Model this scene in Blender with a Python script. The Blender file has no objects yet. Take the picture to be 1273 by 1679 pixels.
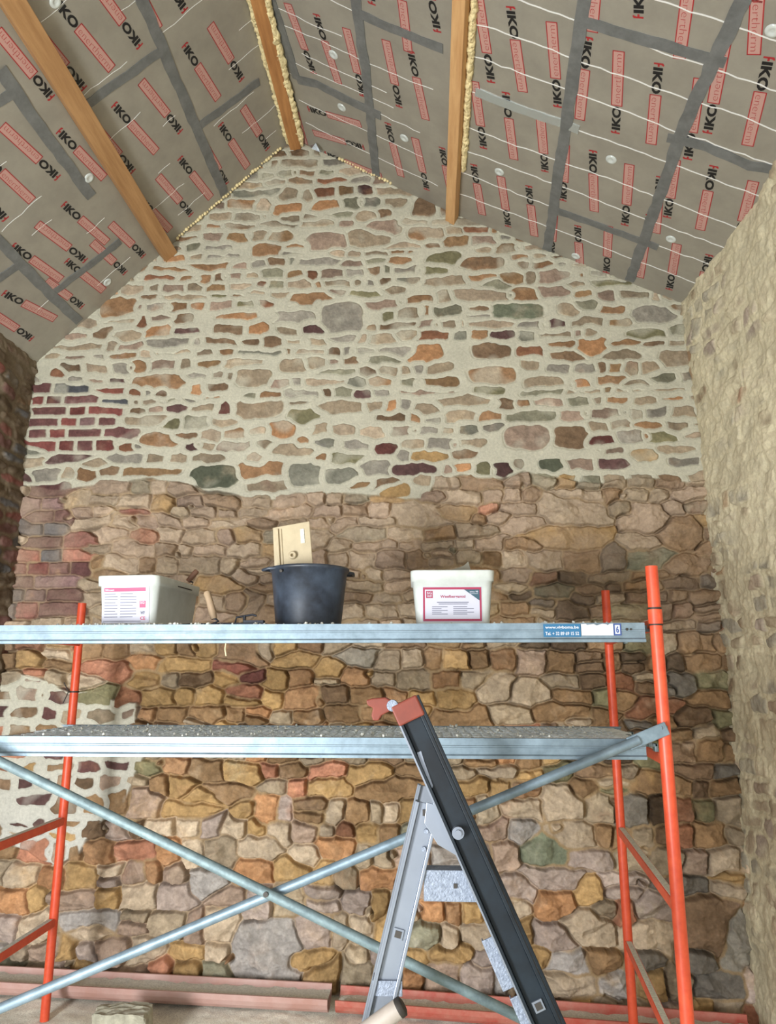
import bpy, math, random
import numpy as np
from mathutils import Vector, Matrix
random.seed(7); rng = np.random.default_rng(11)
S = bpy.context.scene
COL = S.collection

# ------------------------------------------------------------------ camera, light, exposure
PITCH = math.radians(12.70); YAW = math.radians(3.30); EYE = 1.49
cd = bpy.data.cameras.new('camera'); cam = bpy.data.objects.new('camera', cd); COL.objects.link(cam)
cd.sensor_fit = 'HORIZONTAL'; cd.sensor_width = 36.0; cd.lens = 36.0 * 1210 / 1273
cd.clip_start = 0.05; cd.clip_end = 100
cam.location = (0, 0, EYE); cam.rotation_euler = (math.pi / 2 + PITCH, 0, YAW)
S.camera = cam
vs = S.view_settings
vs.view_transform = 'Standard'; vs.look = 'None'; vs.gamma = 1.0; vs.use_curve_mapping = False
vs.exposure = 0.20
W = bpy.data.worlds.new('daylight'); S.world = W; W.use_nodes = True
bg = W.node_tree.nodes['Background']; bg.inputs[0].default_value = (0.86, 0.92, 1.0, 1); bg.inputs[1].default_value = 0.42

def area(name, loc, target, sx, sy, power, color):
    l = bpy.data.lights.new(name, 'AREA'); l.shape = 'RECTANGLE'; l.size = sx; l.size_y = sy
    l.energy = power; l.color = color
    o = bpy.data.objects.new(name, l); COL.objects.link(o); o.location = loc
    o.rotation_euler = (Vector(target) - Vector(loc)).to_track_quat('-Z', 'Y').to_euler()
    return o
# daylight through the wide doorway on the left, behind the camera
area('doorway_daylight', (-2.05, -0.6, 0.92), (0.0, 4.0, 0.5), 0.75, 1.35, 225, (0.95, 0.98, 1.0))
# daylight from the open end of the building
area('open_end_daylight', (0.4, -2.6, 1.6), (0.0, 4.0, 2.4), 3.2, 2.2, 48, (0.96, 0.98, 1.0))

# ------------------------------------------------------------------ helpers
def lin(c):
    return tuple((x / 255 / 12.92) if x / 255 <= 0.04045 else ((x / 255 + 0.055) / 1.055) ** 2.4 for x in c)
def tag(o, label=None, cat=None, group=None, kind=None):
    if label: o['label'] = label
    if cat: o['category'] = cat
    if group: o['group'] = group
    if kind: o['kind'] = kind
    return o
def empty(name, loc, rz=0.0, label=None, cat=None, group=None):
    o = bpy.data.objects.new(name, None); COL.objects.link(o)
    o.location = loc; o.rotation_euler = (0, 0, rz); o.empty_display_size = 0.05
    return tag(o, label, cat, group)

def mat(name, rgb, rough=0.6, metal=0.0, var=0.0, scale=20.0, bump=0.0, bscale=60.0, rgb2=None, stretch=None, spec=0.5, attr=False):
    m = bpy.data.materials.new(name); m.use_nodes = True
    nt = m.node_tree; b = nt.nodes['Principled BSDF']
    c = lin(rgb) + (1,)
    b.inputs['Base Color'].default_value = c
    b.inputs['Roughness'].default_value = rough
    b.inputs['Metallic'].default_value = metal
    b.inputs['Specular IOR Level'].default_value = spec
    tc = nt.nodes.new('ShaderNodeTexCoord'); src = tc.outputs['Object']
    if stretch:
        mp = nt.nodes.new('ShaderNodeMapping'); mp.inputs['Scale'].default_value = stretch
        nt.links.new(src, mp.inputs['Vector']); src = mp.outputs['Vector']
    if attr:
        at = nt.nodes.new('ShaderNodeAttribute'); at.attribute_name = 'Col'
        n = nt.nodes.new('ShaderNodeTexNoise'); n.inputs['Scale'].default_value = scale; n.inputs['Detail'].default_value = 6
        n.inputs['Roughness'].default_value = 0.7
        nt.links.new(src, n.inputs['Vector'])
        mr = nt.nodes.new('ShaderNodeMapRange'); mr.inputs[1].default_value = 0.3; mr.inputs[2].default_value = 0.7
        mr.inputs[3].default_value = 1 - var; mr.inputs[4].default_value = 1 + var
        nt.links.new(n.outputs['Fac'], mr.inputs[0])
        mx = nt.nodes.new('ShaderNodeVectorMath'); mx.operation = 'SCALE'
        nt.links.new(at.outputs['Color'], mx.inputs[0]); nt.links.new(mr.outputs[0], mx.inputs['Scale'])
        nt.links.new(mx.outputs[0], b.inputs['Base Color'])
    elif var or rgb2:
        n = nt.nodes.new('ShaderNodeTexNoise'); n.inputs['Scale'].default_value = scale; n.inputs['Detail'].default_value = 5
        n.inputs['Roughness'].default_value = 0.65
        nt.links.new(src, n.inputs['Vector'])
        cr = nt.nodes.new('ShaderNodeValToRGB'); cr.color_ramp.elements[0].position = 0.33; cr.color_ramp.elements[1].position = 0.67
        c2 = lin(rgb2) + (1,) if rgb2 else tuple(x * (1 - var) for x in c[:3]) + (1,)
        c1 = c if rgb2 else tuple(min(1, x * (1 + var)) for x in c[:3]) + (1,)
        cr.color_ramp.elements[0].color = c2; cr.color_ramp.elements[1].color = c1
        nt.links.new(n.outputs['Fac'], cr.inputs['Fac']); nt.links.new(cr.outputs['Color'], b.inputs['Base Color'])
    if bump:
        n2 = nt.nodes.new('ShaderNodeTexNoise'); n2.inputs['Scale'].default_value = bscale; n2.inputs['Detail'].default_value = 4
        nt.links.new(src, n2.inputs['Vector'])
        bp = nt.nodes.new('ShaderNodeBump'); bp.inputs['Strength'].default_value = bump; bp.inputs['Distance'].default_value = 0.004
        nt.links.new(n2.outputs['Fac'], bp.inputs['Height']); nt.links.new(bp.outputs['Normal'], b.inputs['Normal'])
    return m

class MB:
    """collects shapes, builds one mesh object"""
    def __init__(s): s.v = []; s.f = []; s.mi = []; s.cur = 0; s.sm = []
    def add(s, vs_, fs, smooth=False):
        k = len(s.v); s.v += [tuple(p) for p in vs_]
        for f in fs: s.f.append(tuple(i + k for i in f)); s.mi.append(s.cur); s.sm.append(smooth)
        return s
    def box(s, c, d, R=None):
        c = Vector(c); x, y, z = [t / 2 for t in d]
        P = [Vector((a, b, e)) for a in (-x, x) for b in (-y, y) for e in (-z, z)]
        if R: P = [R @ p for p in P]
        return s.add([c + p for p in P], [(0, 1, 3, 2), (4, 6, 7, 5), (0, 4, 5, 1), (2, 3, 7, 6), (0, 2, 6, 4), (1, 5, 7, 3)])
    def bar(s, a, b, w, h, up=(0, 0, 1)):
        a = Vector(a); b = Vector(b); d = (b - a); L = d.length; d.normalize()
        u = Vector(up); x = d.cross(u).normalized(); y = x.cross(d).normalized()
        R = Matrix((x, d, y)).transposed()
        return s.box((a + b) / 2, (w, L, h), R)
    def tube(s, pts, r, n=16, cap=True, rs=None):
        pts = [Vector(p) for p in pts]; m = len(pts); vs_ = []; fs = []
        ref = None
        for i, p in enumerate(pts):
            d = (pts[min(i + 1, m - 1)] - pts[max(i - 1, 0)]).normalized()
            if ref is None:
                ref = Vector((0, 0, 1)) if abs(d.z) < 0.9 else Vector((1, 0, 0))
            x = d.cross(ref).normalized(); y = x.cross(d).normalized(); ref = y
            rr = rs[i] if rs else r
            for k in range(n):
                t = 2 * math.pi * k / n; vs_.append(p + x * math.cos(t) * rr + y * math.sin(t) * rr)
        for i in range(m - 1):
            for k in range(n):
                k2 = (k + 1) % n; fs.append((i * n + k, i * n + k2, (i + 1) * n + k2, (i + 1) * n + k))
        s.add(vs_, fs, True)
        if cap:
            s.add(vs_[:n], [tuple(range(n - 1, -1, -1))]); s.add(vs_[-n:], [tuple(range(n))])
        return s
    def lathe(s, prof, c=(0, 0, 0), n=40):
        vs_ = []; fs = []
        for r, z in prof:
            for k in range(n):
                t = 2 * math.pi * k / n; vs_.append((c[0] + r * math.cos(t), c[1] + r * math.sin(t), c[2] + z))
        for i in range(len(prof) - 1):
            for k in range(n):
                k2 = (k + 1) % n; fs.append((i * n + k, i * n + k2, (i + 1) * n + k2, (i + 1) * n + k))
        return s.add(vs_, fs, True)
    def prism(s, poly, h, o, ux, uy):
        """polygon in the (ux, uy) frame at o, extruded by h along ux x uy"""
        o = Vector(o); ux = Vector(ux); uy = Vector(uy); nz = ux.cross(uy).normalized(); n = len(poly)
        a = [o + ux * p[0] + uy * p[1] for p in poly]; b = [p + nz * h for p in a]
        return s.add(a + b, [tuple(range(n - 1, -1, -1)), tuple(range(n, 2 * n))] + [(i, (i + 1) % n, n + (i + 1) % n, n + i) for i in range(n)])
    def ball(s, c, r, n=10, squash=(1, 1, 1), rough=0.0):
        vs_ = []; fs = []; m = n // 2 + 1
        for i in range(m + 1):
            t = math.pi * i / m
            for k in range(n):
                p = 2 * math.pi * k / n; q = r * (1 + rough * random.uniform(-1, 1))
                vs_.append((c[0] + q * math.sin(t) * math.cos(p) * squash[0], c[1] + q * math.sin(t) * math.sin(p) * squash[1], c[2] + q * math.cos(t) * squash[2]))
        for i in range(m):
            for k in range(n):
                k2 = (k + 1) % n; fs.append((i * n + k, (i + 1) * n + k, (i + 1) * n + k2, i * n + k2))
        return s.add(vs_, fs, True)
    def build(s, name, mats, parent=None, bevel=0.0, loc=None):
        me = bpy.data.meshes.new(name); me.from_pydata(s.v, [], s.f)
        if not isinstance(mats, (list, tuple)): mats = [mats]
        for m in mats: me.materials.append(m)
        me.polygons.foreach_set('material_index', s.mi); me.polygons.foreach_set('use_smooth', s.sm)
        me.update()
        o = bpy.data.objects.new(name, me); COL.objects.link(o)
        if parent: o.parent = parent
        if loc: o.location = loc
        if bevel:
            bv = o.modifiers.new('bevel', 'BEVEL'); bv.width = bevel; bv.segments = 2; bv.limit_method = 'ANGLE'; bv.angle_limit = math.radians(40)
        return o

_txt = {}
def text2d(body, size, bold=0.0, align='LEFT'):
    key = (body, bold)
    if key not in _txt:
        cu = bpy.data.curves.new('lettering', 'FONT'); cu.body = body; cu.size = 1.0; cu.offset = bold; cu.resolution_u = 3
        o = bpy.data.objects.new('lettering', cu); COL.objects.link(o)
        dg = bpy.context.evaluated_depsgraph_get(); dg.update()
        me = o.evaluated_get(dg).to_mesh()
        V = [(v.co.x, v.co.y) for v in me.vertices]; Fc = [tuple(p.vertices) for p in me.polygons]
        o.evaluated_get(dg).to_mesh_clear()
        bpy.data.objects.remove(o); bpy.data.curves.remove(cu)
        x0 = min(v[0] for v in V); _txt[key] = ([(a - x0, b) for a, b in V], Fc)
    V, Fc = _txt[key]; wd = max(v[0] for v in V)
    dx = {'LEFT': 0, 'CENTER': -wd / 2, 'RIGHT': -wd}[align]
    return [((a + dx) * size, b * size) for a, b in V], Fc, wd * size
def fit_text(body, x0, y0, w, h, bold=0.0):
    V, Fc, _ = text2d(body, 1.0, bold)
    xs = [v[0] for v in V]; ys = [v[1] for v in V]
    sx = w / (max(xs) - min(xs)); sy = h / (max(ys) - min(ys))
    return [(x0 + (a - min(xs)) * sx, y0 + (b - min(ys)) * sy) for a, b in V], Fc

# ------------------------------------------------------------------ smooth noise on regular grids
def bspl(n, m):
    """n x (m+3) matrix of cubic B-spline weights"""
    t = np.linspace(0, m - 1e-6, n); i = t.astype(int); f = t - i
    w = np.stack([(1 - f) ** 3, 3 * f ** 3 - 6 * f ** 2 + 4, -3 * f ** 3 + 3 * f ** 2 + 3 * f + 1, f ** 3], 1) / 6
    M = np.zeros((n, m + 3)); 
    for k in range(4): M[np.arange(n), i + k] = w[:, k]
    return M
def gnoise(shape, ext, sx, sy=None):
    """value noise, feature sizes sx, sy metres, on a grid covering ext metres; about -1..1"""
    sy = sy or sx
    a = max(2, int(ext[0] / sx)); b = max(2, int(ext[1] / sy))
    G = rng.uniform(-1.6, 1.6, (a + 3, b + 3))
    return bspl(shape[0], a) @ G @ bspl(shape[1], b).T
def fbm(shape, ext, s, octs=4, gain=0.55, sy=None):
    r = 0; am = 1; t = 0
    for k in range(octs):
        r = r + am * gnoise(shape, ext, s / 2 ** k, (sy or s) / 2 ** k); t += am; am *= gain
    return r / t
def sstep(a, b, x):
    t = np.clip((x - a) / (b - a), 0, 1); return t * t * (3 - 2 * t)
def inpoly(X, Z, poly):
    r = np.zeros(X.shape, bool); n = len(poly)
    for i in range(n):
        x1, z1 = poly[i]; x2, z2 = poly[(i + 1) % n]
        c = ((z1 > Z) != (z2 > Z)) & (X < (x2 - x1) * (Z - z1) / ((z2 - z1) or 1e-9) + x1)
        r ^= c
    return r
def blur(A):
    B = A.copy(); B[1:-1, :] = (A[:-2, :] + 2 * A[1:-1, :] + A[2:, :]) / 4
    C = B.copy(); C[:, 1:-1] = (B[:, :-2] + 2 * B[:, 1:-1] + B[:, 2:]) / 4
    return C

def edge_distance(idm, h, rmax=0.05):
    """distance (metres) of each grid point to the nearest cell border"""
    n0, n1 = idm.shape
    bd = np.zeros(idm.shape, bool)
    bd[:-1] |= idm[:-1] != idm[1:]; bd[:, :-1] |= idm[:, :-1] != idm[:, 1:]
    bd[1:] |= idm[:-1] != idm[1:]; bd[:, 1:] |= idm[:, :-1] != idm[:, 1:]
    I, J = np.meshgrid(np.arange(n0, dtype=np.float32), np.arange(n1, dtype=np.float32), indexing='ij')
    BI = np.where(bd, I, 1e6).astype(np.float32); BJ = np.where(bd, J, 1e6).astype(np.float32)
    D = (BI - I) ** 2 + (BJ - J) ** 2
    st = 8
    while st >= 1:
        for a in (-st, 0, st):
            for b in (-st, 0, st):
                if a == 0 and b == 0: continue
                i0, i1 = max(0, -a), n0 - max(0, a); j0, j1 = max(0, -b), n1 - max(0, b)
                si = slice(i0, i1); sj = slice(j0, j1); ti = slice(i0 + a, i1 + a); tj = slice(j0 + b, j1 + b)
                CI = BI[ti, tj]; CJ = BJ[ti, tj]
                d = (CI - I[si, sj]) ** 2 + (CJ - J[si, sj]) ** 2
                m = d < D[si, sj]
                BI[si, sj] = np.where(m, CI, BI[si, sj]); BJ[si, sj] = np.where(m, CJ, BJ[si, sj]); D[si, sj] = np.where(m, d, D[si, sj])
        st //= 2
    return blur(np.minimum(np.sqrt(D) * h, rmax).astype(np.float64))

def cells(X, Z, h, sites, warp=(None, None)):
    """nearest stone per grid point, sizes and shapes differ per stone"""
    n0, n1 = X.shape; x0, z0 = X[0, 0], Z[0, 0]
    d1 = np.full(X.shape, 9e9); idm = np.full(X.shape, -1, np.int32)
    wx, wz = warp
    for k, (cx, cz, w, hh, ang, pw) in enumerate(sites):
        rx = w * 1.15 + 0.05; rz = hh * 1.25 + 0.05; R = max(rx, rz) if ang else None
        if R: rx = rz = R
        i0 = max(0, int((cx - rx - x0) / h)); i1 = min(n0, int((cx + rx - x0) / h) + 2)
        j0 = max(0, int((cz - rz - z0) / h)); j1 = min(n1, int((cz + rz - z0) / h) + 2)
        if i0 >= i1 or j0 >= j1: continue
        sl = (slice(i0, i1), slice(j0, j1))
        dx = X[sl] + wx[sl] - cx; dz = Z[sl] + wz[sl] - cz
        if ang:
            c, s_ = math.cos(ang), math.sin(ang); dx, dz = dx * c + dz * s_, -dx * s_ + dz * c
        d = (np.abs(dx / (w / 2)) ** pw + np.abs(dz / (hh / 2)) ** pw) ** (1 / pw)
        m = d < d1[sl]
        d1[sl] = np.where(m, d, d1[sl]); idm[sl] = np.where(m, k, idm[sl])
    return d1, idm

def grid_mesh(name, P, C, keep, material, flip=False):
    """P (n0,n1,3) points, C (n0,n1,3) colours, keep (n0-1,n1-1) faces kept"""
    n0, n1 = P.shape[:2]
    idx = np.arange(n0 * n1).reshape(n0, n1)
    q = np.stack([idx[:-1, :-1], idx[1:, :-1], idx[1:, 1:], idx[:-1, 1:]], -1)
    if flip: q = q[..., ::-1]
    q = q[keep]
    used = np.zeros(n0 * n1, bool); used[q.ravel()] = True
    rm = np.cumsum(used) - 1; q = rm[q]; Pv = P.reshape(-1, 3)[used]; Cv = C.reshape(-1, 3)[used]
    me = bpy.data.meshes.new(name); me.vertices.add(len(Pv)); me.vertices.foreach_set('co', Pv.astype(np.float32).ravel())
    nf = len(q); me.loops.add(nf * 4); me.loops.foreach_set('vertex_index', q.astype(np.int32).ravel())
    me.polygons.add(nf); me.polygons.foreach_set('loop_start', np.arange(0, nf * 4, 4, dtype=np.int32))
    me.polygons.foreach_set('use_smooth', np.ones(nf, bool))
    me.update(calc_edges=True)
    ca = me.color_attributes.new('Col', 'FLOAT_COLOR', 'POINT')
    ca.data.foreach_set('color', np.concatenate([Cv, np.ones((len(Cv), 1))], 1).astype(np.float32).ravel())
    me.materials.append(material)
    o = bpy.data.objects.new(name, me); COL.objects.link(o)
    return o
# measured layout, metres
TAPES = {'L': [[(0.6, 2.721), (0.602, 3.297), (0.603, 4.113)], [(1.322, 2.557), (1.328, 2.948), (1.317, 3.417)], [(1.839, 3.259), (1.844, 3.659),
  (1.835, 4.125)], [(1.097, 2.958), (0.622, 2.993)], [(0.589, 3.532), (0.13, 3.567)], [(1.468, 2.66), (1.306, 2.677)], [(1.814, 3.785), (1.331,
  3.819)], [(2.045, 3.425), (1.861, 3.45)]], 'U': [[(0.09, 3.094), (0.123, 3.326), (0.143, 3.586)], [(0.623, 2.875), (0.641, 3.344), (0.631, 4.13)],
  [(0.143, 3.586), (0.287, 3.551), (0.71, 3.571)], [(0.639, 2.941), (0.81, 2.946), (1.101, 2.936)]], 'R': [[(0.557, 2.461), (0.593, 2.952), (0.677,
  4.146)], [(1.125, 2.262), (1.122, 2.863), (1.211, 4.13)], [(0.542, 2.556), (1.167, 2.524)], [(0.126, 3.116), (0.403, 3.124), (0.673, 3.118)],
  [(1.075, 2.979), (1.253, 2.952), (1.461, 2.975), (1.608, 2.931)], [(0.639, 3.754), (1.269, 3.736)]]}
PRINTS = {'L': [((0.961, 2.475), (0.882, 2.898)), ((0.703, 2.902), (0.766, 2.563)), ((1.048, 2.887), (1.106, 2.477)), ((1.202, 2.817), (1.241,
  2.424)), ((1.264, 2.97), (1.203, 3.376)), ((0.96, 3.056), (0.877, 3.473)), ((0.696, 3.477), (0.777, 3.055)), ((0.486, 3.05), (0.412, 3.469)),
  ((0.232, 3.476), (0.312, 3.058)), ((0.414, 2.907), (0.47, 2.597)), ((0.611, 2.522), (0.58, 2.892)), ((1.401, 3.184), (1.466, 2.765)), ((1.615,
  2.808), (1.578, 3.19)), ((1.737, 3.174), (1.745, 2.769)), ((1.464, 3.331), (1.397, 3.758)), ((1.047, 3.475), (1.102, 3.059)), ((0.771, 3.62),
  (0.698, 4.056)), ((0.863, 4.057), (0.936, 3.62)), ((1.091, 3.672), (1.033, 4.034)), ((0.457, 3.625), (0.384, 4.064)), ((0.203, 4.06), (0.283,
  3.64)), ((0.561, 4.056), (0.599, 3.662)), ((1.561, 3.758), (1.636, 3.321)), ((1.263, 4.059), (1.319, 3.662)), ((1.805, 3.325), (1.74, 3.746)),
  ((1.648, 3.655), (1.595, 4.056)), ((1.419, 4.066), (1.467, 3.678)), ((1.756, 4.042), (1.807, 3.673)), ((2.02, 3.534), (1.927, 3.963)), ((2.108,
  3.964), (2.144, 3.556))], 'U': [((0.281, 3.478), (0.195, 3.069)), ((0.367, 3.058), (0.444, 3.468)), ((0.602, 3.484), (0.547, 3.064)), ((0.051,
  2.924), (0.074, 3.316)), ((0.179, 3.795), (0.563, 3.715)), ((0.564, 3.907), (0.18, 3.994)), ((0.069, 3.695), (0.087, 4.151)), ((0.241, 4.149),
  (0.546, 4.119)), ((0.718, 2.86), (0.704, 2.588)), ((1.072, 2.857), (1.009, 2.584)), ((0.871, 2.609), (0.892, 2.861)), ((0.839, 3.44), (0.78, 3.03)),
  ((0.919, 3.03), (1.002, 3.444)), ((0.75, 3.602), (0.821, 4.019)), ((1.007, 4.034), (0.93, 3.624)), ((1.103, 3.6), (1.179, 3.983))], 'R': [((0.205,
  3.028), (0.103, 2.591)), ((0.252, 2.596), (0.366, 3.016)), ((0.548, 3.032), (0.441, 2.602)), ((0.787, 2.461), (0.708, 2.186)), ((0.846, 3.063),
  (0.748, 2.63)), ((0.921, 2.623), (1.018, 3.052)), ((0.608, 2.614), (0.663, 3.059)), ((1.305, 2.44), (1.406, 2.873)), ((1.229, 2.882), (1.131,
  2.444)), ((1.097, 2.044), (1.185, 2.278)), ((1.202, 3.064), (1.1, 2.628)), ((0.901, 2.148), (0.966, 2.451)), ((0.554, 2.155), (0.6, 2.459)),
  ((0.199, 3.484), (0.131, 3.137)), ((0.279, 3.053), (0.375, 3.48)), ((0.556, 3.485), (0.475, 3.134)), ((0.765, 3.217), (0.872, 3.647)), ((1.055,
  3.665), (0.958, 3.219)), ((1.118, 3.226), (1.222, 3.634)), ((1.24, 3.487), (1.151, 3.089)), ((1.32, 3.045), (1.417, 3.487)), ((1.61, 3.476), (1.512,
  3.051)), ((0.145, 3.634), (0.231, 4.048)), ((0.407, 4.068), (0.314, 3.649)), ((0.48, 3.639), (0.578, 4.059)), ((0.69, 3.656), (0.624, 3.243)),
  ((0.807, 3.813), (0.91, 4.215)), ((1.065, 4.144), (0.994, 3.817)), ((1.443, 4.071), (1.35, 3.654)), ((1.526, 3.643), (1.621, 4.065)), ((0.708,
  4.175), (0.659, 3.799)), ((1.15, 3.513), (1.255, 4.064))]}
DISCS = {'U': [(0.068, 3.338), (0.439, 3.275), (0.439, 3.648), (0.858, 3.664)], 'R': [(1.271, 2.337), (0.866, 3.233), (0.302, 3.617), (1.309, 3.636),
  (0.855, 4.096)], 'L': [(1.271, 3.31), (1.544, 4.019), (0.965, 2.48)]}
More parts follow.
